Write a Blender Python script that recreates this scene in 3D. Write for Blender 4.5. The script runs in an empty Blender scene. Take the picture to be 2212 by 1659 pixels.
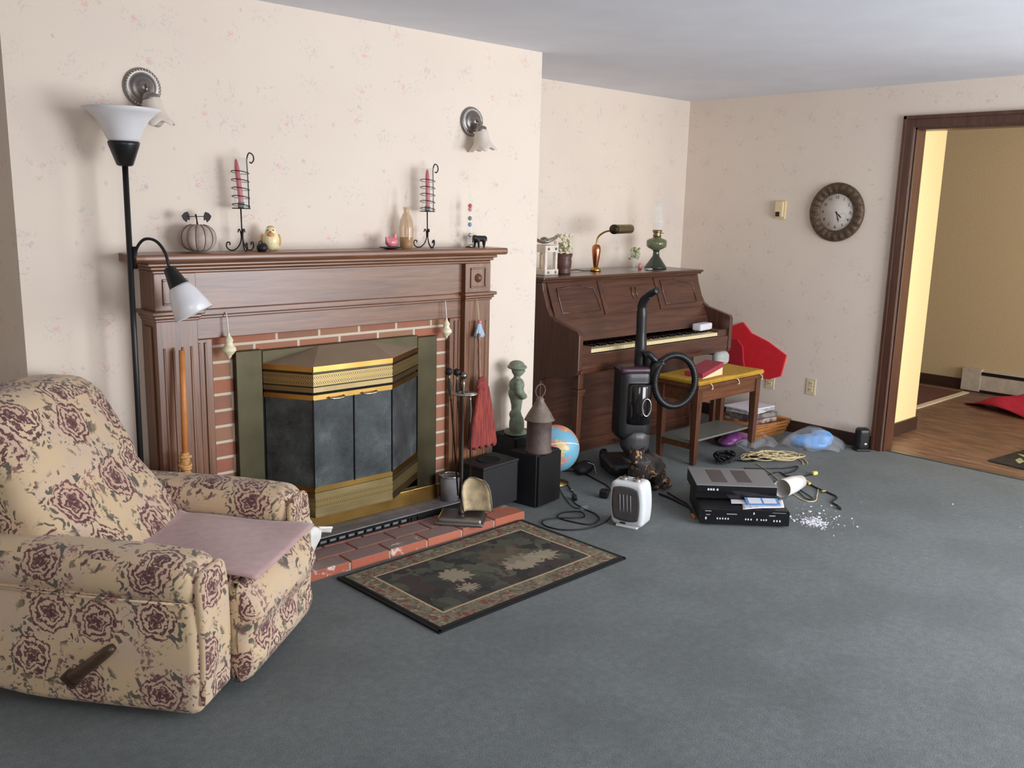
import bpy, math, random
from mathutils import Vector, Matrix, Euler
random.seed(7)
PI = math.pi
scn = bpy.context.scene
COL = scn.collection

# ------------------------------------------------------------------ materials
def lin(c):
    return tuple(((x/255/12.92) if x/255 <= .04045 else ((x/255+.055)/1.055)**2.4) for x in c)

class NT:
    def __init__(s, m):
        s.m = m; s.t = m.node_tree; s.n = s.t.nodes; s.l = s.t.links
        s.b = s.n['Principled BSDF']
    def new(s, k, **kw):
        n = s.n.new(k)
        for a, v in kw.items():
            if a.startswith('i_'):
                key = a[2:]
                n.inputs[int(key) if key.isdigit() else key].default_value = v
            else: setattr(n, a, v)
        return n
    def link(s, a, b): s.l.new(a, b)
    def coord(s, kind='Object', scale=(1,1,1), rot=(0,0,0)):
        tc = s.new('ShaderNodeTexCoord'); mp = s.new('ShaderNodeMapping')
        mp.inputs['Scale'].default_value = scale; mp.inputs['Rotation'].default_value = rot
        s.link(tc.outputs[kind], mp.inputs['Vector']); return mp.outputs['Vector']
    def noise(s, vec, scale=5, detail=3, rough=.5, dist=0):
        n = s.new('ShaderNodeTexNoise'); n.inputs['Scale'].default_value = scale
        n.inputs['Detail'].default_value = detail; n.inputs['Roughness'].default_value = rough
        n.inputs['Distortion'].default_value = dist
        if vec is not None: s.link(vec, n.inputs['Vector'])
        return n
    def ramp(s, fac, stops, interp='LINEAR'):
        r = s.new('ShaderNodeValToRGB'); e = r.color_ramp.elements; r.color_ramp.interpolation = interp
        while len(e) < len(stops): e.new(.5)
        for el, (p, c) in zip(e, stops): el.position = p; el.color = (*c, 1) if len(c) == 3 else c
        s.link(fac, r.inputs['Fac']); return r.outputs['Color']
    def math(s, op, a, b=None, c=None):
        n = s.new('ShaderNodeMath', operation=op)
        for i, v in enumerate((a, b, c)):
            if v is None: continue
            if isinstance(v, (int, float)): n.inputs[i].default_value = v
            else: s.link(v, n.inputs[i])
        return n.outputs[0]
    def vmath(s, op, a, b=None, out=0):
        n = s.new('ShaderNodeVectorMath', operation=op)
        for i, v in enumerate((a, b)):
            if v is None: continue
            if isinstance(v, tuple): n.inputs[i].default_value = v
            else: s.link(v, n.inputs[i])
        return n.outputs[out]
    def step(s, v, lo, hi):
        n = s.new('ShaderNodeMapRange', interpolation_type='SMOOTHSTEP')
        n.inputs['From Min'].default_value = min(lo, hi); n.inputs['From Max'].default_value = max(lo, hi)
        if lo > hi: n.inputs['To Min'].default_value = 1; n.inputs['To Max'].default_value = 0
        s.link(v, n.inputs['Value']); return n.outputs[0]
    def mix(s, f, a, b):
        n = s.new('ShaderNodeMix', data_type='RGBA')
        for sock, v in ((n.inputs[0], f), (n.inputs[6], a), (n.inputs[7], b)):
            if isinstance(v, (int, float)): sock.default_value = v
            elif isinstance(v, tuple): sock.default_value = (*v, 1) if len(v) == 3 else v
            else: s.link(v, sock)
        return n.outputs[2]
    def sep(s, v):
        n = s.new('ShaderNodeSeparateXYZ'); s.link(v, n.inputs[0]); return n.outputs
    def comb(s, x, y, z=0):
        n = s.new('ShaderNodeCombineXYZ')
        for i, v in enumerate((x, y, z)):
            if isinstance(v, (int, float)): n.inputs[i].default_value = v
            else: s.link(v, n.inputs[i])
        return n.outputs[0]
    def col(s, c): s.link(c, s.b.inputs['Base Color'])
    def bump(s, h, strength=.3, dist=.002):
        n = s.new('ShaderNodeBump'); n.inputs['Strength'].default_value = strength; n.inputs['Distance'].default_value = dist
        s.link(h, n.inputs['Height']); s.link(n.outputs[0], s.b.inputs['Normal'])

def mat(name, rgb, rough=.6, metal=0, var=.12, scale=25, coat=0, alpha=1, trans=0, ior=1.45, bump=0, sheen=0):
    m = bpy.data.materials.new(name); m.use_nodes = True; t = NT(m); b = t.b
    c = lin(rgb)
    b.inputs['Roughness'].default_value = rough; b.inputs['Metallic'].default_value = metal
    b.inputs['Coat Weight'].default_value = coat; b.inputs['Alpha'].default_value = alpha
    b.inputs['Transmission Weight'].default_value = trans; b.inputs['IOR'].default_value = ior
    b.inputs['Sheen Weight'].default_value = sheen
    if var:
        n = t.noise(t.coord(), scale, 3)
        lo = tuple(x*(1-var) for x in c); hi = tuple(min(1, x*(1+var)) for x in c)
        t.col(t.ramp(n.outputs[0], [(.3, lo), (.7, hi)]))
        if bump: t.bump(n.outputs[0], bump, .003)
    else: b.inputs['Base Color'].default_value = (*c, 1)
    return m

def wood(name, dark, light, axis='x', rough=.35, coat=.25, scale=1.0):
    m = bpy.data.materials.new(name); m.use_nodes = True; t = NT(m)
    s = {'x': (1.2, 22, 22), 'y': (22, 1.2, 22), 'z': (22, 22, 1.2)}[axis]
    v = t.coord(scale=tuple(q*scale for q in s))
    n = t.noise(v, 2.2, 5, .6, .6); f = t.noise(v, 9, 3)
    fac = t.math('ADD', t.math('MULTIPLY', n.outputs[0], .75), t.math('MULTIPLY', f.outputs[0], .25))
    d, l = lin(dark), lin(light)
    t.col(t.ramp(fac, [(.32, d), (.5, tuple((a+b)/2 for a, b in zip(d, l))), (.68, l)]))
    t.b.inputs['Roughness'].default_value = rough; t.b.inputs['Coat Weight'].default_value = coat
    t.b.inputs['Coat Roughness'].default_value = .3
    t.bump(fac, .12, .002)
    return m

def wallpaper():
    m = bpy.data.materials.new('floral_wallpaper'); m.use_nodes = True; t = NT(m)
    x, y, z = t.sep(t.coord())
    uv = t.comb(t.math('ADD', x, y), z)
    base = t.mix(t.noise(uv, 3, 2).outputs[0], lin((222, 206, 194)), lin((228, 216, 201)))
    wob = t.noise(uv, 45, 2)
    def cells(sc, off):
        v = t.vmath('ADD', uv, (off, off*.7, 0))
        vo = t.new('ShaderNodeTexVoronoi', voronoi_dimensions='2D'); vo.inputs['Scale'].default_value = sc
        vo.inputs['Randomness'].default_value = .75
        t.link(v, vo.inputs['Vector'])
        d = t.math('DIVIDE', vo.outputs['Distance'], sc)
        d = t.math('ADD', d, t.math('MULTIPLY', t.math('SUBTRACT', wob.outputs[0], .5), .02))
        r, g, b = t.sep(vo.outputs['Color'])
        return d, r
    c = base
    d, r = cells(5.2, 0.0)          # sprig haze: stems and grey-mauve leaves round each rose
    stem = t.noise(uv, 38, 3, .6, 1.6)
    haze = t.math('MULTIPLY', t.step(d, .066, .03), t.step(stem.outputs[0], .56, .63))
    c = t.mix(t.math('MULTIPLY', haze, .30), c, lin((172, 165, 176)))
    stem2 = t.noise(t.vmath('ADD', uv, (3.1, 1.7, 0)), 26, 3, .6, 2.2)
    hz2 = t.math('MULTIPLY', t.step(d, .085, .05), t.step(stem2.outputs[0], .62, .67))
    c = t.mix(t.math('MULTIPLY', hz2, .32), c, lin((176, 172, 160)))
    rose = t.math('MULTIPLY', t.step(d, .0175, .004), t.math('MULTIPLY', t.step(r, .38, .45), t.step(t.noise(uv, 110, 2).outputs[0], .38, .58)))
    c = t.mix(t.math('MULTIPLY', rose, .55), c, lin((224, 152, 154)))
    d2, r2 = cells(7.3, 4.37)
    bud = t.math('MULTIPLY', t.step(d2, .012, .003), t.math('MULTIPLY', t.step(r2, .6, .65), t.step(stem.outputs[0], .4, .6)))
    c = t.mix(t.math('MULTIPLY', bud, .4), c, lin((160, 152, 168)))
    t.col(c); t.b.inputs['Roughness'].default_value = .75
    return m

def recliner_fabric():
    m = bpy.data.materials.new('rose_tapestry_fabric'); m.use_nodes = True; t = NT(m)
    uv = t.coord('UV')
    wob = t.noise(uv, 26, 3, .6)
    woff = t.vmath('SCALE', t.vmath('SUBTRACT', wob.outputs['Color'], (.5, .5, .5))); woff.node.inputs['Scale'].default_value = .035
    uvw = t.vmath('ADD', uv, woff)
    c = t.mix(t.step(t.noise(uv, 7, 2).outputs[0], .38, .66), lin((214, 188, 152)), lin((206, 182, 160)))
    weave = t.noise(uv, 420, 2)
    def cells(sc, off, rnd=.7):
        vo = t.new('ShaderNodeTexVoronoi', voronoi_dimensions='2D'); vo.inputs['Scale'].default_value = sc
        vo.inputs['Randomness'].default_value = rnd
        v = t.vmath('ADD', uvw, (off, off*.63, 0)); t.link(v, vo.inputs['Vector'])
        d = t.math('DIVIDE', vo.outputs['Distance'], sc)
        pos = vo.outputs['Position']
        rel = t.vmath('SUBTRACT', v, pos) if sc == 1 else t.vmath('SUBTRACT', v, pos)
        rx, ry, rz = t.sep(rel)
        ang = t.math('ARCTAN2', ry, rx)
        r, g, b = t.sep(vo.outputs['Color'])
        return d, ang, r, g
    burg, burg2 = lin((82, 40, 50)), lin((132, 84, 88))
    green, sage = lin((72, 74, 68)), lin((126, 120, 94))
    d, ang, r, g = cells(5.4, 0.0, .62)
    # ragged leaf clusters ringed round every rose
    lw = t.noise(uv, 30, 2, .5, .7); lw2 = t.noise(t.vmath('ADD', uv, (7.3, 2.1, 0)), 21, 2, .5, .6)
    ring_ = t.math('MULTIPLY', t.step(d, .115, .095), t.step(d, .05, .062))
    lf = t.math('MULTIPLY', ring_, t.step(lw.outputs[0], .555, .585))
    dark = t.step(lw2.outputs[0], .44, .48)
    c = t.mix(t.math('MULTIPLY', lf, .92), c, t.mix(dark, t.mix(.35, sage, burg2), green))
    lb = t.math('MULTIPLY', t.math('MULTIPLY', ring_, t.step(lw.outputs[0], .42, .39)), t.step(lw2.outputs[0], .52, .56))
    c = t.mix(t.math('MULTIPLY', lb, .9), c, burg)
    # smaller faded sprigs in the gaps
    ds, as_, rs, gs = cells(8.2, 5.1, .8)
    sn = t.noise(uv, 64, 2, .6, .8)
    sp = t.math('MULTIPLY', t.step(ds, .046, .036), t.math('MULTIPLY', t.step(d, .08, .095), t.step(sn.outputs[0], .51, .56)))
    c = t.mix(t.math('MULTIPLY', sp, .85), c, t.mix(t.step(rs, .4, .5), green, burg2))
    # the rose: uneven outline, broken petal strokes, cream between
    n40 = t.noise(uv, 33, 3, .6, .3)
    lob = t.math('ADD', d, t.math('MULTIPLY', t.math('SUBTRACT', n40.outputs[0], .5), .038))
    body = t.step(lob, .070, .064)
    c = t.mix(t.math('MULTIPLY', body, .8), c, t.mix(t.step(g, .35, .6), lin((200, 170, 148)), lin((214, 190, 160))))
    rings = t.math('SINE', t.math('ADD', t.math('MULTIPLY', lob, 340), t.math('MULTIPLY', t.math('SINE', t.math('ADD', t.math('MULTIPLY', ang, 5), t.math('MULTIPLY', r, 6))), 1.5)))
    pt = t.math('MULTIPLY', body, t.step(t.math('ADD', rings, t.math('MULTIPLY', t.math('SUBTRACT', sn.outputs[0], .5), 5)), -.05, .4))
    c = t.mix(t.math('MULTIPLY', pt, .96), c, t.mix(t.step(lw2.outputs[0], .42, .56), lin((104, 58, 66)), burg))
    core = t.math('MULTIPLY', t.step(lob, .024, .014), t.step(sn.outputs[0], .35, .45)); c = t.mix(t.math('MULTIPLY', core, .9), c, burg)
    c = t.mix(t.math('MULTIPLY', weave.outputs[0], .18), c, lin((120, 100, 84)))
    t.col(c); t.b.inputs['Roughness'].default_value = .95; t.b.inputs['Sheen Weight'].default_value = .15
    t.bump(weave.outputs[0], .25, .001)
    return m

def carpet():
    m = bpy.data.materials.new('slate_blue_carpet'); m.use_nodes = True; t = NT(m)
    v = t.coord()
    fine = t.noise(v, 260, 2, .7); mid = t.noise(v, 34, 3, .6); big = t.noise(v, 2.2, 4, .6)
    f = t.math('ADD', t.math('MULTIPLY', fine.outputs[0], .75), t.math('MULTIPLY', mid.outputs[0], .25))
    c = t.ramp(f, [(.3, lin((72, 78, 80))), (.5, lin((100, 107, 107))), (.72, lin((136, 142, 141)))])
    st = t.step(big.outputs[0], .36, .6)
    c = t.mix(st, t.mix(.35, c, lin((70, 74, 74))), c)
    spots = t.step(t.noise(v, 7, 4, .7).outputs[0], .66, .8)
    c = t.mix(t.math('MULTIPLY', spots, .4), c, lin((52, 54, 52)))
    t.col(c); t.b.inputs['Roughness'].default_value = 1; t.b.inputs['Sheen Weight'].default_value = .1
    t.bump(f, .7, .006)
    return m

def rug_mat():
    m = bpy.data.materials.new('leaf_pattern_rug'); m.use_nodes = True; t = NT(m)
    v = t.coord(); x, y, z = t.sep(v)      # local: 0..1.04 by 0..0.63
    ex = t.math('SUBTRACT', .52, t.math('ABSOLUTE', t.math('SUBTRACT', x, .52)))
    ey = t.math('SUBTRACT', .315, t.math('ABSOLUTE', t.math('SUBTRACT', y, .315)))
    e = t.math('MINIMUM', ex, ey)
    wob = t.noise(v, 22, 3, .7); woff = t.vmath('SCALE', t.vmath('SUBTRACT', wob.outputs['Color'], (.5, .5, .5))); woff.node.inputs['Scale'].default_value = .07
    vw = t.vmath('ADD', v, woff)
    vo = t.new('ShaderNodeTexVoronoi'); vo.inputs['Scale'].default_value = 15; t.link(vw, vo.inputs['Vector'])
    r, g, b = t.sep(vo.outputs['Color'])
    cen = t.ramp(r, [(0, lin((46, 44, 42))), (.25, lin((66, 70, 60))), (.45, lin((84, 88, 72))), (.62, lin((70, 54, 54))), (.8, lin((98, 98, 80))), (.95, lin((54, 56, 52)))], 'CONSTANT')
    cen = t.mix(t.math('MULTIPLY', t.noise(vw, 30, 3).outputs[0], .5), cen, lin((50, 46, 44)))
    def leaf(cx, cy, rr, hx):
        rel = t.vmath('SUBTRACT', vw, (cx, cy, 0)); lx, ly, lz = t.sep(rel)
        dd = t.math('SQRT', t.math('ADD', t.math('POWER', t.math('MULTIPLY', lx, hx), 2), t.math('POWER', ly, 2)))
        ang = t.math('ARCTAN2', ly, lx)
        dd = t.math('ADD', dd, t.math('MULTIPLY', t.math('SINE', t.math('MULTIPLY', ang, 11)), .012))
        return t.step(dd, rr, rr-.012)
    for cx, cy, rr, hx in ((.36, .33, .075, 1.1), (.32, .20, .04, .8), (.68, .25, .07, .6), (.80, .24, .05, .7)):
        lm = leaf(cx, cy, rr, hx)
        cen = t.mix(t.math('MULTIPLY', lm, .85), cen, lin((160, 148, 124)))
    vein = leaf(.66, .36, .1, .8); cen = t.mix(t.math('MULTIPLY', vein, .5), cen, lin((104, 90, 70)))
    vb = t.new('ShaderNodeTexVoronoi'); vb.inputs['Scale'].default_value = 62; t.link(vw, vb.inputs['Vector'])
    rb, gb, bb = t.sep(vb.outputs['Color'])
    brd = t.ramp(rb, [(0, lin((128, 118, 96))), (.35, lin((108, 104, 84))), (.6, lin((122, 66, 58))), (.76, lin((96, 92, 78))), (.9, lin((150, 140, 116)))], 'CONSTANT')
    c = t.mix(t.step(e, .098, .101), brd, cen)
    line = t.math('MULTIPLY', t.step(e, .092, .094), t.step(e, .103, .101)); c = t.mix(line, c, lin((186, 166, 128)))
    c = t.mix(t.step(e, .014, .012), c, lin((24, 22, 22)))
    t.col(c); t.b.inputs['Roughness'].default_value = 1
    t.bump(t.noise(v, 320, 2).outputs[0], .5, .003)
    return m

def brick_mat(name='red_brick', sx=1.0):
    m = bpy.data.materials.new(name); m.use_nodes = True; t = NT(m)
    x, y, z = t.sep(t.coord())
    bt = t.new('ShaderNodeTexBrick'); t.link(t.comb(x, z), bt.inputs['Vector'])
    bt.inputs['Scale'].default_value = 1; bt.inputs['Brick Width'].default_value = .205; bt.inputs['Row Height'].default_value = .0665
    bt.inputs['Mortar Size'].default_value = .0062; bt.inputs['Mortar Smooth'].default_value = .15; bt.inputs['Bias'].default_value = 0
    bt.inputs['Color1'].default_value = (0, 0, 0, 1); bt.inputs['Color2'].default_value = (1, 1, 1, 1); bt.inputs['Mortar'].default_value = (.5, .5, .5, 1)
    n = t.noise(t.coord(), 30, 4, .7)
    c = t.ramp(bt.outputs['Color'], [(0, lin((166, 96, 74))), (.4, lin((148, 112, 88))), (.7, lin((158, 86, 70))), (1, lin((132, 104, 88)))])
    c = t.mix(t.math('MULTIPLY', n.outputs[0], .45), c, lin((176, 126, 100)))
    c = t.mix(bt.outputs['Fac'], c, lin((204, 192, 174)))
    t.col(c); t.b.inputs['Roughness'].default_value = .9
    t.bump(t.math('SUBTRACT', t.math('MULTIPLY', n.outputs[0], .3), bt.outputs['Fac']), .5, .006)
    return m

def hearth_mat():
    m = bpy.data.materials.new('hearth_brick'); m.use_nodes = True; t = NT(m)
    at = t.new('ShaderNodeAttribute', attribute_name='tint'); v = t.coord(); x, y, z = t.sep(v)
    n = t.noise(v, 14, 4, .65); n2 = t.noise(v, 60, 3, .7)
    r, g, b = t.sep(at.outputs['Color'])
    c = t.ramp(r, [(0, lin((168, 92, 72))), (.5, lin((188, 110, 84))), (1, lin((160, 100, 84)))])
    ge = t.new('ShaderNodeNewGeometry'); nx, ny, nz = t.sep(ge.outputs['Normal'])
    top = t.step(nz, .5, .8)                       # trodden soot and ash lies on the upper faces
    dust = t.mix(n2.outputs[0], lin((150, 124, 116)), lin((128, 108, 104)))
    c = t.mix(t.math('MULTIPLY', top, t.step(x, 2.95, 2.5)), c, dust)
    eff = t.math('MULTIPLY', t.step(n.outputs[0], .56, .64), t.step(g, .55, .6))
    c = t.mix(t.math('MULTIPLY', eff, .8), c, lin((226, 212, 200)))
    t.col(c); t.b.inputs['Roughness'].default_value = .9; t.bump(n2.outputs[0], .4, .004)
    return m

def grille_mat():
    m = bpy.data.materials.new('pierced_brass_grille'); m.use_nodes = True; t = NT(m)
    x, y, z = t.sep(t.coord('UV'))
    u = t.math('MULTIPLY', x, 1/.021); w = t.math('MULTIPLY', y, 1/.0245)
    def ring(off):
        a = t.math('SUBTRACT', t.math('FRACT', t.math('ADD', u, off)), .5); b = t.math('SUBTRACT', t.math('FRACT', w), .5)
        d = t.math('SQRT', t.math('ADD', t.math('MULTIPLY', a, a), t.math('MULTIPLY', b, b)))
        return t.math('MULTIPLY', t.step(d, .33, .38), t.step(d, .52, .46))
    k = t.math('MAXIMUM', ring(0), ring(.5))
    t.col(t.mix(k, lin((58, 52, 40)), lin((180, 154, 98))))
    t.link(t.math('MULTIPLY', k, .9), t.b.inputs['Metallic']); t.b.inputs['Roughness'].default_value = .35
    return m

def brass(name, rgb, rough, streak=True):
    m = bpy.data.materials.new(name); m.use_nodes = True; t = NT(m)
    n = t.noise(t.coord(scale=(3, 3, 3)), 2, 3); c = lin(rgb)
    t.col(t.ramp(n.outputs[0], [(.3, tuple(q*.75 for q in c)), (.7, tuple(min(1, q*1.15) for q in c))]))
    t.b.inputs['Metallic'].default_value = 1; t.b.inputs['Roughness'].default_value = rough
    return m

def sooty_glass():
    m = bpy.data.materials.new('dusty_smoked_glass'); m.use_nodes = True; t = NT(m)
    v = t.coord(); n = t.noise(v, 7, 5, .65); f = t.noise(v, 140, 2)
    d = t.math('ADD', t.math('MULTIPLY', n.outputs[0], .8), t.math('MULTIPLY', f.outputs[0], .2))
    t.col(t.ramp(d, [(.35, lin((52, 55, 57))), (.55, lin((80, 85, 86))), (.75, lin((116, 122, 120)))]))
    t.b.inputs['Roughness'].default_value = .22; t.b.inputs['Alpha'].default_value = .93
    return m

def hall_floor():
    m = bpy.data.materials.new('hall_vinyl_planks'); m.use_nodes = True; t = NT(m)
    v = t.coord(scale=(5, 1.4, 1)); n = t.noise(v, 3, 4, .6, .8)
    t.col(t.ramp(n.outputs[0], [(.3, lin((92, 66, 52))), (.5, lin((124, 92, 72))), (.7, lin((150, 116, 92)))]))
    t.b.inputs['Roughness'].default_value = .4
    return m

def globe_mat():
    m = bpy.data.materials.new('printed_globe'); m.use_nodes = True; t = NT(m)
    v = t.coord(); n = t.noise(v, 9, 4, .55); n2 = t.noise(t.vmath('ADD', v, (3, 1, 2)), 16, 2)
    x, y, z = t.sep(v)
    land = t.ramp(n2.outputs[0], [(.3, lin((220, 142, 128))), (.48, lin((214, 190, 130))), (.62, lin((150, 172, 130))), (.75, lin((226, 160, 150)))], 'CONSTANT')
    k = t.step(t.math('ADD', n.outputs[0], t.math('MULTIPLY', z, .9)), .52, .54)
    c = t.mix(k, lin((118, 178, 204)), land)
    eq = t.step(t.math('ABSOLUTE', t.math('ADD', z, t.math('MULTIPLY', x, .12))), .003, .0018); c = t.mix(eq, c, lin((232, 232, 220)))
    t.col(c); t.b.inputs['Roughness'].default_value = .35
    return m

def cat_fur():
    m = bpy.data.materials.new('tortoiseshell_fur'); m.use_nodes = True; t = NT(m)
    v = t.coord(); n = t.noise(v, 11, 4, .65, 1.6); n2 = t.noise(v, 14, 3, .6, 2.5); f = t.noise(t.coord(scale=(1, 1, .35)), 160, 2)
    c = t.ramp(n.outputs[0], [(.38, lin((26, 23, 22))), (.54, lin((52, 44, 41))), (.72, lin((84, 72, 66)))])
    c = t.mix(t.step(n2.outputs[0], .58, .66), c, lin((184, 140, 92)))
    c = t.mix(t.math('MULTIPLY', t.step(n2.outputs[0], .32, .27), .8), c, lin((140, 104, 90)))
    t.col(c); t.b.inputs['Roughness'].default_value = .9; t.bump(f.outputs[0], .6, .006)
    return m

def magazine_mat(i):
    cols = [((196, 190, 184), (150, 110, 100)), ((120, 128, 132), (180, 180, 176)), ((140, 100, 92), (210, 204, 196)), ((96, 92, 100), (170, 160, 150)), ((214, 210, 204), (120, 130, 140))]
    a, b = cols[i % len(cols)]
    m = bpy.data.materials.new('magazine_cover'); m.use_nodes = True; t = NT(m)
    n = t.noise(t.coord(), 14+3*i, 2)
    t.col(t.mix(t.math('MULTIPLY', t.step(n.outputs[0], .46, .56), .6), lin(a), lin(b))); t.b.inputs['Roughness'].default_value = .3
    return m

M = dict(
    paper=wallpaper(), fabric=recliner_fabric(), carpet=carpet(), rug=rug_mat(), brick=brick_mat(), hearth=hearth_mat(),
    grille=grille_mat(), glassdoor=sooty_glass(), hallfloor=hall_floor(), globe=globe_mat(), fur=cat_fur(),
    ceil=mat('ceiling_paint', (222, 224, 232), .9, var=.03, scale=4), plainwall=mat('cream_wall', (226, 214, 200), .85, var=.03),
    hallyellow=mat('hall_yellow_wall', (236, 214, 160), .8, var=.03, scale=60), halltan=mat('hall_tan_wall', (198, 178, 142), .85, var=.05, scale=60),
    oak=wood('stained_oak', (84, 50, 32), (136, 90, 60), 'x', .35, .35), oakz=wood('stained_oak_upright', (84, 50, 32), (136, 90, 60), 'z', .35, .35),
    trim=wood('dark_trim_wood', (58, 34, 26), (96, 60, 44), 'z', .35, .3), trimx=wood('dark_baseboard_wood', (44, 28, 22), (70, 46, 36), 'y', .4, .2),
    piano=wood('mahogany_piano', (52, 30, 24), (98, 60, 44), 'x', .3, .45), pianoz=wood('mahogany_upright', (52, 30, 24), (98, 60, 44), 'z', .3, .45),
    bench=wood('bench_walnut', (70, 40, 26), (124, 76, 48), 'x', .35, .3), benchz=wood('bench_leg_walnut', (60, 34, 24), (108, 66, 44), 'z', .35, .3),
    bronze=brass('antique_bronze', (76, 71, 55), .46), brass=brass('polished_brass', (196, 156, 88), .28), brassdull=brass('dull_brass', (156, 138, 100), .38),
    chrome=brass('silver_metal', (196, 190, 184), .22), pewter=brass('pewter_metal', (150, 146, 142), .4), steel=brass('steel_rod', (130, 124, 118), .3),
    hood=mat('hood_bronze', (156, 138, 116), .5, metal=.15, var=.06, scale=6), soot=mat('soot_black', (16, 16, 16), .9), slate=mat('grey_slate', (122, 120, 122), .7, var=.2, scale=18, bump=.2),
    blackiron=mat('black_iron', (38, 34, 36), .5, metal=.3), blackpl=mat('black_plastic', (26, 26, 28), .35), blackmat=mat('black_vinyl_wood', (30, 29, 33), .6), gloss=mat('gloss_black', (20, 19, 22), .12, coat=.5),
    greyplastic=mat('grey_plastic', (96, 92, 96), .4), milk=mat('milk_glass', (222, 222, 226), .3, var=.02, coat=.3), 
    frost=mat('frosted_glass', (226, 216, 204), .45, var=.05, alpha=.78), clear=mat('clear_glass', (235, 240, 238), .05, var=0, alpha=.11, coat=1),
    amber=mat('amber_glass', (206, 166, 122), .06, var=.1, scale=12, alpha=.5, coat=.8), amberlow=mat('olive_glass', (150, 118, 52), .1, alpha=.85, coat=.5),
    greenglass=mat('green_glass', (40, 52, 36), .08, var=.1, alpha=.88, coat=.7), greenlite=mat('light_green_glass', (92, 104, 66), .08, alpha=.8, coat=.7),
    red=mat('red_wax', (196, 44, 62), .35, coat=.3), pumpkin=mat('taupe_pumpkin', (176, 160, 150), .6, var=.15, scale=30), rib=mat('dark_wire', (110, 92, 86), .6),
    cream=mat('cream_shell', (236, 226, 196), .5, var=.1, scale=40), white=mat('white_matte', (232, 230, 226), .5, var=.03), whitegloss=mat('white_enamel', (222, 226, 228), .3, var=.02, coat=.3),
    birdy=mat('cream_bird', (238, 224, 176), .4, var=.12, scale=40, coat=.3), birdo=mat('ochre_feather', (200, 156, 92), .45, var=.2), birdr=mat('orange_breast', (222, 150, 100), .45),
    pink=mat('pink_ceramic', (222, 128, 138), .25, coat=.5), blue=mat('pale_blue_yarn', (168, 190, 210), .8), straw=mat('orange_wood', (200, 130, 72), .45), rope=mat('tan_rope', (206, 158, 100), .8, var=.3, scale=90),
    redstraw=None, copper=brass('copper_body', (196, 128, 92), .22), mustard=mat('mustard_cloth', (180, 138, 44), .85, var=.12, scale=60, bump=.2), mauve=mat('mauve_fleece', (186, 152, 150), .95, var=.08, scale=30, sheen=.3),
    redfelt=mat('red_felt', (214, 34, 46), .8, var=.06), redfelt2=mat('dark_red_lining', (176, 28, 44), .85, var=.06), verdigris=mat('verdigris_stone', (120, 130, 112), .8, var=.2, scale=50, bump=.4),
    rust=mat('rusty_tin', (98, 84, 80), .6, metal=.3, var=.2, scale=40), tintop=mat('weathered_tin', (122, 110, 100), .6, metal=.25, var=.2, scale=40), wicker=mat('wicker', (176, 116, 62), .6, var=.3, scale=120, bump=.4),
    bluebag=mat('blue_plastic', (86, 156, 224), .25, var=.2, scale=25, coat=.3), filmbag=mat('clear_plastic_film', (206, 212, 220), .12, var=.1, alpha=.13, coat=.5), purple=mat('purple_plastic', (112, 58, 112), .3, coat=.3),
    ivory=mat('ivory_key', (224, 208, 164), .3, var=.03, coat=.3), silverpl=mat('silver_plastic', (142, 146, 150), .35, metal=.35, var=.03), darkgrey=mat('dark_grey_plastic', (84, 80, 80), .5),
    paperw=mat('white_paper', (214, 212, 222), .7, var=.02), bluecard=mat('blue_card', (92, 142, 198), .5, var=.05), cordc=mat('cream_cord', (214, 196, 152), .6), cordb=mat('black_cord', (24, 24, 26), .5),
    yellow=mat('yellow_plug', (230, 208, 120), .4), orange=mat('orange_plug', (204, 120, 70), .4), terracotta=mat('dark_red_goblet', (92, 62, 58), .4, var=.2, scale=20), flowers=mat('dried_flowers', (218, 212, 182), .9, var=.15, scale=60),
    leaf=mat('sage_leaf', (170, 172, 130), .8, var=.25, scale=50), whitewash=mat('whitewashed_wood', (222, 210, 198), .7, var=.1, scale=30), booked=mat('maroon_cloth_book', (150, 52, 66), .6), pages=mat('cream_pages', (230, 206, 168), .8, var=.08, scale=300),
    greycloth=mat('grey_cloth', (168, 170, 170), .8), clockrim=mat('carved_bronze_rim', (92, 74, 58), .5, metal=.3, var=.4, scale=90, bump=.8), dial=mat('clock_dial', (214, 206, 196), .5, var=.04), ink=mat('black_ink', (40, 38, 40), .6),
    ivorypl=mat('ivory_plastic', (214, 200, 164), .4, var=.03), thermo=mat('thermostat_beige', (226, 204, 160), .5, var=.03), heaterwhite=mat('baseboard_enamel', (190, 180, 166), .5), redcloth=mat('hall_red_cloth', (188, 40, 62), .8),
    hallmat=mat('dark_hall_mat', (44, 38, 32), .9, var=.6, scale=22), ash=mat('white_ash', (226, 224, 232), .9, var=.05), glow=None, collar=mat('dull_gold_trim', (170, 140, 92), .4), woodhandle=wood('turned_handle', (110, 74, 58), (160, 116, 92), 'z', .4, .2),
    leverwood=wood('lever_wood', (54, 38, 26), (84, 60, 42), 'x', .4, .2), shovelpan=mat('sooty_shovel_pan', (186, 168, 134), .6, metal=.2, var=.3, scale=24), panrim=mat('shovel_rim', (120, 112, 98), .5, metal=.4), glasspane=mat('grey_shelf', (112, 116, 108), .4, var=.1),
    eye=mat('cat_eye', (150, 160, 120), .1, coat=1), stripe=mat('grey_motor_cover', (70, 68, 70), .35), vac=mat('black_vacuum_shell', (32, 32, 34), .38, coat=.1), burgundy=mat('burgundy_trim', (58, 30, 44), .3),
)
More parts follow.
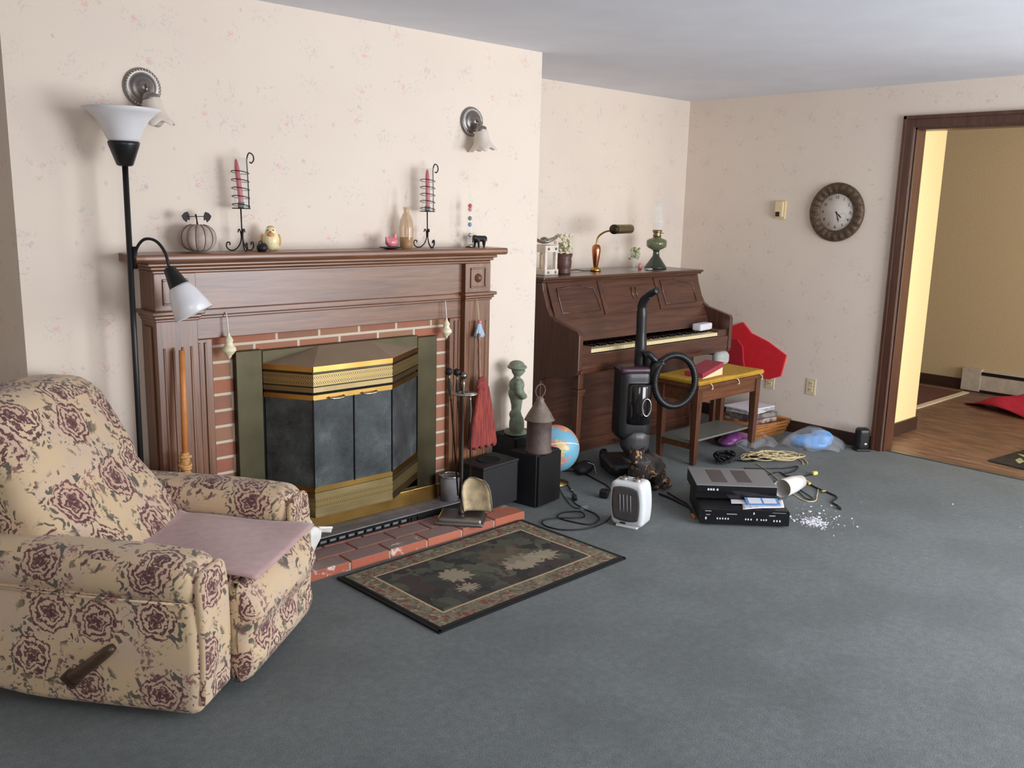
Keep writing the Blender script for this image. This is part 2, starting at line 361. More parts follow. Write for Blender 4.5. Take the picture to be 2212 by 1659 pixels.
def straw_red():
    m = bpy.data.materials.new('red_broom_straw'); m.use_nodes = True; t = NT(m)
    n = t.noise(t.coord(scale=(110, 110, 4)), 2, 3, .7)
    t.col(t.ramp(n.outputs[0], [(.3, lin((96, 36, 36))), (.55, lin((150, 62, 56))), (.75, lin((180, 96, 72)))]))
    t.b.inputs['Roughness'].default_value = .85; t.bump(n.outputs[0], .6, .004); return m
M['redstraw'] = straw_red()

# ------------------------------------------------------------------ mesh helpers
class MB:
    def __init__(s): s.v = []; s.f = []; s.s = []; s.tint = []
    def add(s, v, f, smooth=True, tint=None):
        o = len(s.v); s.v += [tuple(q) for q in v]; s.f += [tuple(i+o for i in q) for q in f]; s.s += [smooth]*len(f)
        s.tint += [tint]*len(f)
        return s
    def box(s, c, d, rot=None, tint=None, taper=1.0):
        hx, hy, hz = d[0]/2, d[1]/2, d[2]/2; vs = []
        for z in (-1, 1):
            k = taper if z > 0 else 1
            for x, y in ((-1, -1), (1, -1), (1, 1), (-1, 1)): vs.append(Vector((x*hx*k, y*hy*k, z*hz)))
        if rot is not None:
            R = Euler(rot).to_matrix(); vs = [R @ q for q in vs]
        vs = [q+Vector(c) for q in vs]
        return s.add(vs, [(3, 2, 1, 0), (4, 5, 6, 7), (0, 1, 5, 4), (1, 2, 6, 5), (2, 3, 7, 6), (3, 0, 4, 7)], False, tint)
    def bx(s, x0, x1, y0, y1, z0, z1, tint=None): return s.box(((x0+x1)/2, (y0+y1)/2, (z0+z1)/2), (x1-x0, y1-y0, z1-z0), tint=tint)
    def rbox(s, c, d, r, n=6, fn=None, rot=None, p=2):
        # rounded box: dense cube surface pushed to a rounded shell
        vid = {}; vs = []; fs = []; K = 3; N = n+2*K
        h = [q/2 for q in d]; r = min(r, min(h)*.999); inn = [q-r for q in h]; ar = []
        for i in range(3):
            e = [inn[i]+r*math.tan(PI/4*j/K) for j in range(1, K+1)]
            mid = [-inn[i]+2*inn[i]*j/n for j in range(n+1)]
            ar.append([-q for q in e[::-1]]+mid+e)
        def V(a):
            if a in vid: return vid[a]
            q = [ar[i][a[i]] for i in range(3)]
            ins = [max(-inn[i], min(inn[i], q[i])) for i in range(3)]
            dv = Vector([q[i]-ins[i] for i in range(3)])
            if dv.length > 1e-9: dv = dv.normalized()*r*max(abs(x)/r for x in dv)
            vid[a] = len(vs); vs.append(Vector(ins)+dv); return vid[a]
        for ax in range(3):
            for side in (0, N):
                b, cc = [(1, 2), (2, 0), (0, 1)][ax]
                for i in range(N):
                    for j in range(N):
                        idx = []
                        for di, dj in ((0, 0), (1, 0), (1, 1), (0, 1)):
                            a = [0, 0, 0]; a[ax] = side; a[b] = i+di; a[cc] = j+dj; idx.append(V(tuple(a)))
                        fs.append(tuple(idx if side else idx[::-1]))
        if fn: vs = [Vector(fn(q)) for q in vs]
        if rot is not None:
            R = Euler(rot).to_matrix(); vs = [R @ q for q in vs]
        return s.add([q+Vector(c) for q in vs], fs, True)
    def tube(s, pts, r, n=8, closed=False, cap=True):
        pts = [Vector(p) for p in pts]; m = len(pts); vs = []; fs = []
        rr = r if isinstance(r, (list, tuple)) else [r]*m
        up = Vector((0, 0, 1)); prev = None
        for i, p in enumerate(pts):
            a = pts[(i-1) % m] if (closed or i > 0) else p; b = pts[(i+1) % m] if (closed or i < m-1) else p
            t = (b-a).normalized() if (b-a).length > 1e-9 else Vector((0, 0, 1))
            if prev is None: x = t.cross(up) if abs(t.z) < .95 else t.cross(Vector((1, 0, 0)))
            else: x = prev - t*prev.dot(t)
            x.normalize(); prev = x; y = t.cross(x)
            for k in range(n):
                an = 2*PI*k/n; vs.append(p+(x*math.cos(an)+y*math.sin(an))*rr[i])
        for i in range(m if closed else m-1):
            for k in range(n):
                a, b = i*n, ((i+1) % m)*n; k2 = (k+1) % n
                fs.append((a+k, a+k2, b+k2, b+k))
        if cap and not closed: fs.append(tuple(range(n))[::-1]); fs.append(tuple(range((m-1)*n, m*n)))
        return s.add(vs, fs, True)
    def lathe(s, prof, n=28, o=(0, 0, 0), rot=None, fn=None, cap=True):
        vs = []; fs = []; m = len(prof)
        for r, z in prof:
            for k in range(n):
                a = 2*PI*k/n; q = Vector((r*math.cos(a), r*math.sin(a), z))
                if fn: q = Vector(fn(q, a))
                vs.append(q)
        for i in range(m-1):
            for k in range(n):
                k2 = (k+1) % n; fs.append((i*n+k, i*n+k2, (i+1)*n+k2, (i+1)*n+k))
        if cap:
            if prof[0][0] > 1e-5: fs.append(tuple(range(n))[::-1])
            if prof[-1][0] > 1e-5: fs.append(tuple(range((m-1)*n, m*n)))
        if rot is not None:
            R = Euler(rot).to_matrix(); vs = [R @ q for q in vs]
        return s.add([q+Vector(o) for q in vs], fs, True)
    def ball(s, c, r, n=16, rot=None):
        r = r if isinstance(r, (tuple, list)) else (r, r, r)
        prof = [(math.sin(PI*i/n), -math.cos(PI*i/n)) for i in range(n+1)]
        def fn(q, a): return (q.x*r[0], q.y*r[1], q.z*r[2])
        return s.lathe([(max(p[0], 1e-4), p[1]) for p in prof], max(12, n), c, rot, fn)
    def prism(s, poly, a0, a1, axis='y'):
        # poly of 2-D points extruded from a0 to a1 along axis
        n = len(poly)
        def mk(p, a): return {'y': (p[0], a, p[1]), 'x': (a, p[0], p[1]), 'z': (p[0], p[1], a)}[axis]
        vs = [mk(p, a0) for p in poly]+[mk(p, a1) for p in poly]
        fs = [tuple(range(n)), tuple(range(2*n-1, n-1, -1))]
        for i in range(n): fs.append((i, n+i, n+(i+1) % n, (i+1) % n))
        return s.add(vs, fs, False)
    def hull8(s, b, t):
        # eight corners: four below, four above (same winding)
        return s.add(list(b)+list(t), [(3, 2, 1, 0), (4, 5, 6, 7), (0, 1, 5, 4), (1, 2, 6, 5), (2, 3, 7, 6), (3, 0, 4, 7)], False)
    def grid(s, fn, nu, nv, th=.004):
        # a sheet with thickness th
        top = [[Vector(fn(i/nu, j/nv)) for j in range(nv+1)] for i in range(nu+1)]
        vs = []; W = nv+1
        nrm = []
        for i in range(nu+1):
            for j in range(nv+1):
                a = top[min(i+1, nu)][j]-top[max(i-1, 0)][j]; b = top[i][min(j+1, nv)]-top[i][max(j-1, 0)]
                nn = a.cross(b); nrm.append(nn.normalized() if nn.length > 1e-12 else Vector((0, 0, 1))); vs.append(top[i][j])
        k = len(vs); vs += [v-nn*th for v, nn in zip(vs[:k], nrm)]
        fs = []
        for i in range(nu):
            for j in range(nv):
                a, b, c, d = i*W+j, (i+1)*W+j, (i+1)*W+j+1, i*W+j+1
                fs.append((a, b, c, d)); fs.append((d+k, c+k, b+k, a+k))
        ed = [(i, 0) for i in range(nu+1)]+[(nu, j) for j in range(1, nv+1)]+[(i, nv) for i in range(nu-1, -1, -1)]+[(0, j) for j in range(nv-1, 0, -1)]
        ids = [i*W+j for i, j in ed]
        for q in range(len(ids)):
            a, b = ids[q], ids[(q+1) % len(ids)]; fs.append((b, a, a+k, b+k))
        return s.add(vs, fs, True)
    def build(s, name, m, parent=None, uv=False, bevel=0, seg=2, loc=None, rotz=0, smooth_angle=40):
        me = bpy.data.meshes.new(name); me.from_pydata(s.v, [], s.f); me.materials.append(m)
        for p, q in zip(me.polygons, s.s): p.use_smooth = q
        if any(t is not None for t in s.tint):
            at = me.attributes.new('tint', 'FLOAT_COLOR', 'FACE')
            for i, t in enumerate(s.tint): at.data[i].color = (*(t or (0, 0, 0)), 1)
        me.validate(); me.update()
        if uv:
            ul = me.uv_layers.new(name='UVMap')
            for p in me.polygons:
                n = p.normal; ax = max(range(3), key=lambda i: abs(n[i])) if uv is True else uv-1
                a, b = [(1, 2), (0, 2), (0, 1)][ax]
                for li in p.loop_indices:
                    co = me.vertices[me.loops[li].vertex_index].co; ul.data[li].uv = (co[a]+ax*.37, co[b]+ax*.11)
        o = bpy.data.objects.new(name, me); COL.objects.link(o)
        if parent is not None: o.parent = parent
        if loc is not None: o.location = loc
        o.rotation_euler = (0, 0, rotz)
        if bevel:
            b = o.modifiers.new('bevel', 'BEVEL'); b.width = bevel; b.segments = seg; b.limit_method = 'ANGLE'; b.angle_limit = math.radians(35)
            b.harden_normals = False
        return o

def blob(name, parts, m, parent=None, voxel=.008, smooth=4, loc=None, rotz=0):
    """one continuous body: overlapping balls / tapered limbs fused by a voxel remesh"""
    mb = MB()
    for p in parts:
        if p[0] == 'b': mb.ball(p[1], p[2], 14, p[3] if len(p) > 3 else None)
        else: 
            pts, rr = p[1], p[2]
            mb.tube(pts, rr, 12)
            for q, r in zip(pts, rr if isinstance(rr, (list, tuple)) else [rr]*len(pts)): mb.ball(q, r, 10)
    o = mb.build(name, m, parent, loc=loc, rotz=rotz)
    r = o.modifiers.new('remesh', 'REMESH'); r.mode = 'VOXEL'; r.voxel_size = voxel; r.use_smooth_shade = True
    k = o.modifiers.new('smooth', 'SMOOTH'); k.iterations = smooth; k.factor = .5
    return o

def tag(o, label, cat, group=None):
    o['label'] = label; o['category'] = cat
    if group: o['group'] = group
    return o
def thing(name, label, cat, loc=(0, 0, 0), rotz=0, group=None):
    o = bpy.data.objects.new(name, None); COL.objects.link(o); o.location = loc; o.rotation_euler = (0, 0, rotz)
    o.empty_display_size = .05
    return tag(o, label, cat, group)
def struct(o): o['kind'] = 'structure'; return o
def copy_tree(root, loc, rotz=None):
    r = root.copy(); COL.objects.link(r); r.location = loc
    if rotz is not None: r.rotation_euler = (0, 0, rotz)
    def rec(a, b):
        for ch in list(a.children):
            c = ch.copy(); COL.objects.link(c); c.parent = b; rec(ch, c)
    rec(root, r); return r
def smooth_path(pts, k=6):
    # Catmull-Rom through the given points
    P = [Vector(p) for p in pts]; out = []
    for i in range(len(P)-1):
        a, b, c, d = P[max(i-1, 0)], P[i], P[i+1], P[min(i+2, len(P)-1)]
        for j in range(k):
            t = j/k; out.append(.5*((2*b)+(c-a)*t+(2*a-5*b+4*c-d)*t*t+(3*b-a-3*c+d)*t**3))
    out.append(P[-1]); return out
def fl(pts, z): return [(x, y, z) for x, y in pts]

# ------------------------------------------------------------------ camera
W_, H_ = 2212, 1659
F_ = 1962.76
ya, pi_, ro = .75370389, -.19455167, -.02411111
fw = Vector((math.sin(ya)*math.cos(pi_), math.cos(ya)*math.cos(pi_), math.sin(pi_)))
ri = Vector((math.cos(ya), -math.sin(ya), 0)); dn = fw.cross(ri)
r_ = math.cos(ro)*ri+math.sin(ro)*dn; d_ = -math.sin(ro)*ri+math.cos(ro)*dn
cd = bpy.data.cameras.new('camera'); cam = bpy.data.objects.new('camera', cd); COL.objects.link(cam)
Rm = Matrix((r_, -d_, -fw)).transposed().to_4x4(); Rm.translation = Vector((0, 0, 1.515)); cam.matrix_world = Rm
cd.sensor_fit = 'HORIZONTAL'; cd.sensor_width = 36; cd.lens = 36*F_/W_; cd.clip_start = .05
scn.camera = cam

# ------------------------------------------------------------------ room shell
XW, YF, YB, ZC = 5.678, 3.518, 4.209, 2.29
CX0, CX1 = .92, 3.46
X0, Y0 = -2.2, -1.6
def wall(name, boxes, m, uv=False, kind=True):
    mb = MB()
    for b in boxes: mb.bx(*b)
    o = mb.build(name, m); return struct(o) if kind else o
wall('floor', [(X0, XW+.06, Y0, YB, -.05, 0)], M['carpet'])
wall('floor.001', [(XW+.06, 8.4, Y0, 4.4, -.05, -.004)], M['hallfloor'])
wall('ceiling', [(X0, 8.5, Y0-.1, 4.5, ZC, ZC+.08)], M['ceil'])
wall('wall_back', [(X0, CX0, YB, YB+.1, 0, ZC), (CX1, XW, YB, YB+.1, 0, ZC)], M['paper'])
wall('wall_fireplace', [(CX0, 1.80, YF, YB+.1, 0, ZC), (2.56, CX1, YF, YB+.1, 0, ZC), (1.80, 2.56, YF, YB+.1, .82, ZC), (1.80, 2.56, YF+.45, YB+.1, 0, .82)], M['paper'])
WC = (-.7, .5, .8, 2.0)
DY0, DY1, DZ = .9, 2.525, 2.035       # doorway opening in the right-hand wall
wall('wall_right', [(XW, XW+.12, DY1, YB+.1, 0, ZC), (XW, XW+.12, Y0, WC[0], 0, ZC), (XW, XW+.12, WC[0], WC[1], 0, WC[2]), (XW, XW+.12, WC[0], WC[1], WC[3], ZC), (XW, XW+.12, WC[1], DY0, 0, ZC), (XW, XW+.12, DY0, DY1, DZ, ZC)], M['paper'])
wall('wall_left', [(X0-.1, X0, Y0-.1, YB+.1, 0, ZC)], M['plainwall'])
# wall behind the viewer with one daylight opening and one unseen opening added for fill
WA = (2.8, 5.1, .12, 2.05); WB = (-1.3, .5, .85, 2.0)
wall('wall_front', [(X0, WB[0], Y0-.1, Y0, 0, ZC), (WB[0], WB[1], Y0-.1, Y0, 0, WB[2]), (WB[0], WB[1], Y0-.1, Y0, WB[3], ZC), (WB[1], WA[0], Y0-.1, Y0, 0, ZC),
                    (WA[0], WA[1], Y0-.1, Y0, 0, WA[2]), (WA[0], WA[1], Y0-.1, Y0, WA[3], ZC), (WA[1], XW, Y0-.1, Y0, 0, ZC)], M['plainwall'])
for k, (a, b, c, d) in enumerate((WA, WB)):
    mb = MB(); y = Y0-.05; mid = (a+b)/2
    for q in ((a, a+.05, c, d), (b-.05, b, c, d), (a, b, c, c+.05), (a, b, d-.05, d), (mid-.03, mid+.03, c, d)): mb.bx(q[0], q[1], y-.03, y+.03, q[2], q[3])
    struct(mb.build('window_%d' % (k+1), M['white']))  # second frame belongs to the opening added for fill light
mb = MB(); x = XW+.06
for q in ((WC[0], WC[0]+.05, WC[2], WC[3]), (WC[1]-.05, WC[1], WC[2], WC[3]), (WC[0], WC[1], WC[2], WC[2]+.05), (WC[0], WC[1], WC[3]-.05, WC[3])): mb.bx(x-.03, x+.03, q[0], q[1], q[2], q[3])
struct(mb.build('window_3', M['white']))
# hallway beyond the doorway
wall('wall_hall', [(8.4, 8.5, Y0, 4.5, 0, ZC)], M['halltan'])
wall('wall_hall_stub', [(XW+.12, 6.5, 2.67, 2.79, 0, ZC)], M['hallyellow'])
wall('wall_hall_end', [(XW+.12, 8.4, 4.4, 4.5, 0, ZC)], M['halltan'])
HW = (6.0, 8.2, .3, 2.1)
wall('wall_hall_front', [(XW+.12, HW[0], Y0-.1, Y0, 0, ZC), (HW[1], 8.5, Y0-.1, Y0, 0, ZC), (HW[0], HW[1], Y0-.1, Y0, 0, HW[2]), (HW[0], HW[1], Y0-.1, Y0, HW[3], ZC)], M['halltan'])
# doorway casing: a door frame with jamb
mb = MB()
mb.bx(XW-.018, XW, DY1, DY1+.068, 0, DZ+.068); mb.bx(XW-.018, XW, DY0-.068, DY0, 0, DZ+.068); mb.bx(XW-.018, XW, DY0, DY1, DZ, DZ+.068)
mb.bx(XW-.026, XW-.018, DY1+.046, DY1+.068, 0, DZ+.068); mb.bx(XW-.026, XW-.018, DY0, DY1+.068, DZ+.046, DZ+.068)
mb.bx(XW, XW+.12, DY1-.016, DY1, 0, DZ); mb.bx(XW, XW+.12, DY0, DY0+.016, 0, DZ); mb.bx(XW, XW+.12, DY0, DY1, DZ-.016, DZ)
struct(mb.build('door_1', M['trim'], bevel=.003))
def bboard(name, *boxes):
    mb = MB()
    for b in boxes: mb.bx(*b)
    return struct(mb.build(name, M['trimx'], bevel=.003))
bboard('baseboard_right', (XW-.014, XW, DY1+.068, YB, 0, .085))
bboard('baseboard_back', (CX1, XW-.014, YB-.014, YB, 0, .085))
bboard('baseboard_fireplace', (CX0, 1.33, YF-.014, YF, 0, .085), (3.02, CX1, YF-.014, YF, 0, .085))
bboard('baseboard_hall', (XW+.121, 6.512, 2.656, 2.67, -.004, .09), (6.5, 6.514, 2.67, 2.79, -.004, .09))
bboard('baseboard_hall_far', (8.386, 8.4, 3.07, 4.4, -.004, .09))
mb = MB(); mb.bx(XW+.03, XW+.06, DY0+.016, DY1-.016, -.004, .006); struct(mb.build('trim_1', M['pewter']))

# ------------------------------------------------------------------ fireplace
mt = thing('fireplace_mantel', 'stained oak mantel with long shelf framing the brick fireplace', 'mantel', (2.172, YF, 0))
# local x is along the wall from the fireplace centre, y towards the wall is positive
def lx(a, b): return a-2.172, b-2.172
SH = (1.262-2.172, 3.092-2.172)
mb = MB()
prof = [(-.173, 1.283), (-.173, 1.298), (-.168, 1.305), (0, 1.305), (0, 1.272), (-.16, 1.272), (-.168, 1.276)]
mb.prism([(p[0], p[1]) for p in prof], SH[0], SH[1], 'x')
mb.build('shelf', M['oak'], mt, bevel=.004)
mb = MB()
for (d, z0, z1) in ((.158, 1.258, 1.272), (.145, 1.244, 1.258), (.134, 1.230, 1.244)):
    mb.bx(-.84-(d-.134), .84+(d-.134), -d, 0, z0, z1)
mb.build('cornice', M['oak'], mt, bevel=.005)
mb = MB(); mb.bx(-.68, .68, -.112, 0, 1.085, 1.232); mb.build('frieze_board', M['oak'], mt, bevel=.003)
mb = MB(); mb.bx(-.68, .68, -.124, 0, 1.062, 1.088); mb.bx(-.68, .68, -.118, 0, 1.05, 1.064); mb.build('frieze_moulding', M['oak'], mt, bevel=.004)
mb = MB(); mb.bx(-.68, .68, -.108, 0, .968, 1.052); mb.build('lower_board', M['oak'], mt, bevel=.003)
for sgn in (-1, 1):
    a, b = sorted((sgn*.605, sgn*.69)); mb = MB(); mb.bx(a, b, -.108, 0, .042, .968)
    for q in (.63, .655): mb.bx(*sorted((sgn*q, sgn*(q+.01))), -.114, -.1, .06, .955)
    mb.build('jamb_board', M['oakz'], mt, bevel=.003)
    a, b = sorted((sgn*.675, sgn*.837))
    mb = MB(); mb.bx(a, b, -.138, 0, .042, 1.232)
    # three raised flutes with rounded face
    for q in (.705, .74, .775, .81):
        x = sgn*q; mb.tube([(x, -.136, .24), (x, -.136, .95)], .006, 8)
    # vertical raised bead on the outer return
    xo = sgn*.837; mb.bx(*sorted((xo, xo+sgn*.008)), -.10, -.03, .2, 1.03)
    pil = mb.build('pilaster', M['oakz'], mt, bevel=.003)
    mb = MB(); mb.bx(a-.012, b+.012, -.155, 0, 1.062, 1.076); mb.bx(a-.022, b+.022, -.165, 0, 1.076, 1.092); mb.bx(a-.006, b+.006, -.146, 0, 1.05, 1.062)
    mb.build('capital_moulding', M['oak'], pil, bevel=.004)
    mb = MB(); xc = (a+b)/2
    for (u0, u1, z0, z1) in ((-.05, .05, 1.112, 1.12), (-.05, .05, 1.203, 1.211), (-.05, -.042, 1.12, 1.203), (.042, .05, 1.12, 1.203)): mb.bx(xc+u0, xc+u1, -.144, -.136, z0, z1)
    bl = mb.build('corner_block', M['oakz'], pil, bevel=.002)
    mb = MB(); mb.lathe([(.022, 0), (.021, .004), (.014, .008), (.013, .012), (.006, .016), (.0001, .017)], 20, (xc, -.138, 1.16), (PI/2, 0, 0)); mb.build('rosette', M['oak'], pil)
    mb = MB(); mb.bx(a-.01, b+.01, -.15, 0, .042, .19); mb.build('plinth', M['oakz'], pil, bevel=.004)

bs = thing('brick_surround', 'red brick facing visible between oak mantel and brass fireplace doors', 'brickwork', (2.172, 3.518, 0))
mb = MB(); mb.bx(-.604, -.43, -.078, 0, .075, .84); mb.bx(.43, .604, -.078, 0, .075, .84); mb.bx(-.604, .604, -.078, 0, .84, .9675)
mb.build('brick_facing', M['brick'], bs)

hb = thing('brick_hearth', 'low red brick hearth with grey slate slab in front of fireplace', 'hearth', (0, 0, 0))
mb = MB(); mb.bx(1.37, 2.972, 3.056, 3.518, 0, .034, (.5, 0, 0)); mb.build('mortar_bed', mat('hearth_mortar', (176, 162, 148), .9), hb)
mb = MB(); x = 1.366; k = 0
for k in range(8):
    L = .1925; x0 = x+k*.2015
    mb.box((x0+L/2, 3.1, .0215), (L, .096, .041), tint=(random.random(), 1.0 if k in (2, 4) else random.random()*.4, 0))
    for r in range(2):
        y = 3.205+r*.107; off = (.1 if r == 0 else 0)
        mb.box((x0+L/2+(off if k < 7 else off*0), y, .0205), (L if k < 7 or r else L*.5, .098, .041), tint=(random.random(), 0, 0))
mb.build('hearth_bricks', M['hearth'], hb, bevel=.004)
mb = MB(); mb.bx(1.5, 2.83, 3.288, 3.362, .041, .074); mb.bx(1.57, 2.774, 3.362, 3.439, .041, .074); mb.build('slate_slab', M['slate'], hb, bevel=.004)
mb = MB(); mb.bx(1.5, 2.84, 3.276, 3.288, .062, .069); mb.bx(1.5, 2.84, 3.276, 3.288, .041, .046)
for i in range(21): mb.bx(1.52+i*.048, 1.527+i*.048, 3.276, 3.288, .046, .062)
mb.bx(2.45, 2.84, 3.276, 3.288, .046, .062)
mb.build('vent_strip', M['soot'], hb)

ins = thing('fireplace_insert', 'bronze bay-front fireplace unit with smoked glass doors and brass grilles', 'fireplace', (2.178, 3.41, 0))
mb = MB()                                # frame: flat bronze surround plate (front face at y=0)
mb.bx(-.515, -.398, 0, .04, .075, .905); mb.bx(.405, .52, 0, .04, .075, .89); mb.bx(-.398, .405, 0, .04, .828, .9); mb.bx(-.398, .405, 0, .04, .075, .16)
mb.build('frame', M['bronze'], ins, bevel=.003)
mb = MB(); mb.bx(-.36, .36, .108, .115, .0, .83); mb.bx(-.36, .36, .5, .51, .09, .81)
mb = MB()
mb.bx(-.37, .37, .48, .5, .09, .8); mb.bx(-.376, -.366, .11, .5, .09, .8); mb.bx(.366, .376, .11, .5, .09, .8); mb.bx(-.37, .37, .11, .5, .085, .095); mb.bx(-.37, .37, .11, .5, .795, .805)
mb.build('firebox', M['soot'], ins)
# bay plan: wings from the frame out to the flat centre panel
PL = [(-.396, 0.0), (-.272, -.19), (.125, -.19), (.404, 0.0)]
FR, FD = -.19, 0
PL = [(-.396, 0.), (-.274, -.19), (.122, -.19), (.404, 0.)]
def bay(name, m, z0, z1, parent=ins, th=.012, out=0.0, uv=False, cap=False):
    o_ = None
    for i in range(3):
        (ax, ay), (bx_, by) = PL[i], PL[i+1]
        d = Vector((bx_-ax, by-ay)).normalized(); n = Vector((d.y, -d.x))
        mb = MB(); a = Vector((ax, ay))+n*out; b = Vector((bx_, by))+n*out; a2 = a-n*th; b2 = b-n*th
        mb.hull8([(a.x, a.y, z0), (b.x, b.y, z0), (b2.x, b2.y, z0), (a2.x, a2.y, z0)], [(a.x, a.y, z1), (b.x, b.y, z1), (b2.x, b2.y, z1), (a2.x, a2.y, z1)])
        o = mb.build(name, m, parent)
        if uv:
            ul = o.data.uv_layers.new(name='UVMap')
            for p in o.data.polygons:
                for li in p.loop_indices:
                    co = o.data.vertices[o.data.loops[li].vertex_index].co
                    ul.data[li].uv = ((Vector((co.x, co.y))-a).dot(d), co.z-z0)
        o_ = o
    return o_
bay('grille_panel', M['bronze'], .738, .842)
bay('pierced_grille', M['grille'], .764, .813, out=.002, uv=True, th=.004)
bay('hood_rim', M['brass'], .824, .846, out=.004, th=.012)
bay('grille_lower_rim', M['brassdull'], .738, .758, out=.002, th=.008)
bay('door_rail', M['brass'], .705, .726, out=.0, th=.01)
bay('door_shadow_gap', M['soot'], .722, .74, out=-.006, th=.01)
# hood: sloping plates from the rim back to the frame
mb = MB(); zt, zb = .898, .846
b = [(-.396, .0, zb), (-.276, -.194, zb), (.124, -.194, zb), (.404, 0, zb)]; t_ = [(-.396, .002, zb+.002), (-.13, .002, zt), (.14, .002, zt), (.404, .002, zb+.002)]
mb.add(b+t_, [(0, 1, 5, 4), (1, 2, 6, 5), (2, 3, 7, 6), (3, 2, 1, 0), (4, 5, 6, 7)], False); mb.build('hood', M['hood'], ins)
# glass doors
def pane(ax, ay, bx_, by, z0=.328, z1=.706):
    d = Vector((bx_-ax, by-ay)).normalized(); n = Vector((d.y, -d.x)); mb = MB()
    a = Vector((ax, ay))-n*.004+d*.004; b = Vector((bx_, by))-n*.004-d*.004; a2, b2 = a-n*.005, b-n*.005
    mb.hull8([(a.x, a.y, z0), (b.x, b.y, z0), (b2.x, b2.y, z0), (a2.x, a2.y, z0)], [(a.x, a.y, z1), (b.x, b.y, z1), (b2.x, b2.y, z1), (a2.x, a2.y, z1)])
    return mb.build('door_pane', M['glassdoor'], ins)
xm = (PL[1][0]+PL[2][0])/2
pane(*PL[0], *PL[1]); p1 = pane(*PL[1], xm, FR); p2 = pane(xm, FR, *PL[2]); pane(*PL[2], *PL[3])
for px_, par in ((xm-.09, p1), (xm+.075, p2)):
    mb = MB(); mb.tube(smooth_path([(px_-.035, FR+.002, .712), (px_-.034, FR-.016, .708), (px_, FR-.02, .706), (px_+.034, FR-.016, .708), (px_+.035, FR+.002, .712)], 4), .0038, 8)
    mb.build('door_handle', M['chrome'], par)
for (qx, qy) in (PL[0], PL[1], (xm, FR), PL[2], PL[3]): MB().tube([(qx, qy+.002, .325), (qx, qy+.002, .708)], .003, 6).build('door_stile', M['soot'], ins)
bay('bottom_rail', M['brass'], .308, .33, out=0, th=.01)
bay('lower_panel', M['brassdull'], .206, .306)
bay('pierced_grille', M['grille'], .234, .283, out=.002, uv=True, th=.004)
mb = MB()                                # bottom tray below the bay
b = [(p[0], p[1]-.002, .198) for p in PL]; t_ = [(p[0], p[1]-.002, .208) for p in PL]
mb.add(b+t_, [(0, 1, 2, 3), (7, 6, 5, 4), (0, 4, 5, 1), (1, 5, 6, 2), (2, 6, 7, 3), (3, 7, 4, 0)], False); mb.build('bottom_tray', M['brassdull'], ins)
mb = MB(); mb.bx(-.515, .52, -.012, .0, .074, .15); mb.build('base_strip', M['brass'], ins, bevel=.003)

# wall sconces
def sconce(loc, label):
    t = thing('wall_sconce', label, 'wall light', loc, 0, 'tulip shade sconces above the mantel')
    mb = MB(); mb.lathe([(.071, 0), (.071, .004), (.066, .012), (.058, .014), (.05, .010), (.046, .016), (.036, .022), (.022, .024), (.02, .036), (.012, .042), (.0001, .043)], 40, (0, 0, 0), (PI/2, 0, 0))
    mb.build('backplate', M['pewter'], t)
    mb = MB()
    for k in range(36):
        a = 2*PI*k/36; mb.ball((.062*math.cos(a), -.013, .062*math.sin(a)), .0042, 6)
    mb.build('beaded_rim', M['chrome'], t)
    mb = MB(); mb.tube(smooth_path([(0, -.03, 0), (.002, -.055, .004), (.004, -.066, -.012), (.004, -.068, -.03)], 5), .008, 10)
    mb.lathe([(.012, .01), (.026, .004), (.03, -.012), (.028, -.022), (.0, -.022)], 24, (.004, -.068, -.03)); mb.build('arm', M['pewter'], t)
    def fl_(q, a):
        k = max(0, min(1, (-.02-q.z)/.075)); s = 1+.11*k*k*math.cos(6*a); return (q.x*s, q.y*s, q.z-.009*k*k*math.cos(6*a))
    mb = MB(); mb.lathe([(.029, .0), (.034, -.015), (.037, -.035), (.042, -.055), (.052, -.075), (.066, -.092), (.064, -.094), (.049, -.077), (.039, -.057), (.034, -.036), (.031, -.016), (.026, 0)], 48, (.006, -.068, -.040), (-.02, -.12, 0), fl_, cap=False)
    mb.build('glass_shade', M['frost'], t)
    return t
sconce((1.383, YF, 1.909), 'left wall sconce with frosted ruffled glass shade behind the floor lamp')
sconce((2.986, YF, 1.909), 'right wall sconce with frosted ruffled glass shade near the chimney corner')

# ------------------------------------------------------------------ things on the mantel shelf
ZS = 1.306
t = thing('pumpkin_ornament', 'taupe ribbed pumpkin ornament with dark wire ribs on mantel shelf', 'ornament', (1.54, 3.44, ZS))
def pk(q, a): s = 1-.06*abs(math.cos(6*a))**8; return (q.x*s, q.y*s, q.z)
mb = MB(); R0, Hh = .069, .104
mb.lathe([(max(.001, R0*math.sin(PI*i/16)**.72) if 0 < i < 16 else .012, Hh*(.5-.5*math.cos(PI*i/16))) for i in range(17)], 72, (0, 0, .002), None, pk); mb.build('body', M['pumpkin'], t)
mb = MB()
for k in range(12):
    a = 2*PI*(k+.5)/12
    a = 2*PI*k/12
    mb.tube([(R0*.97*math.sin(PI*i/12)**.72*math.cos(a), R0*.97*math.sin(PI*i/12)**.72*math.sin(a), .003+Hh*(.5-.5*math.cos(PI*i/12))) for i in range(1, 12)], .0018, 6)
mb.build('wire_rib', M['rib'], t)
mb = MB(); mb.tube([(0, 0, .1), (-.002, 0, .125), (-.006, 0, .145)], [.004, .003, .004], 8); mb.tube([(-.04, .0, .136), (.035, 0, .137)], .0016, 6); mb.build('stem', M['blackiron'], t)
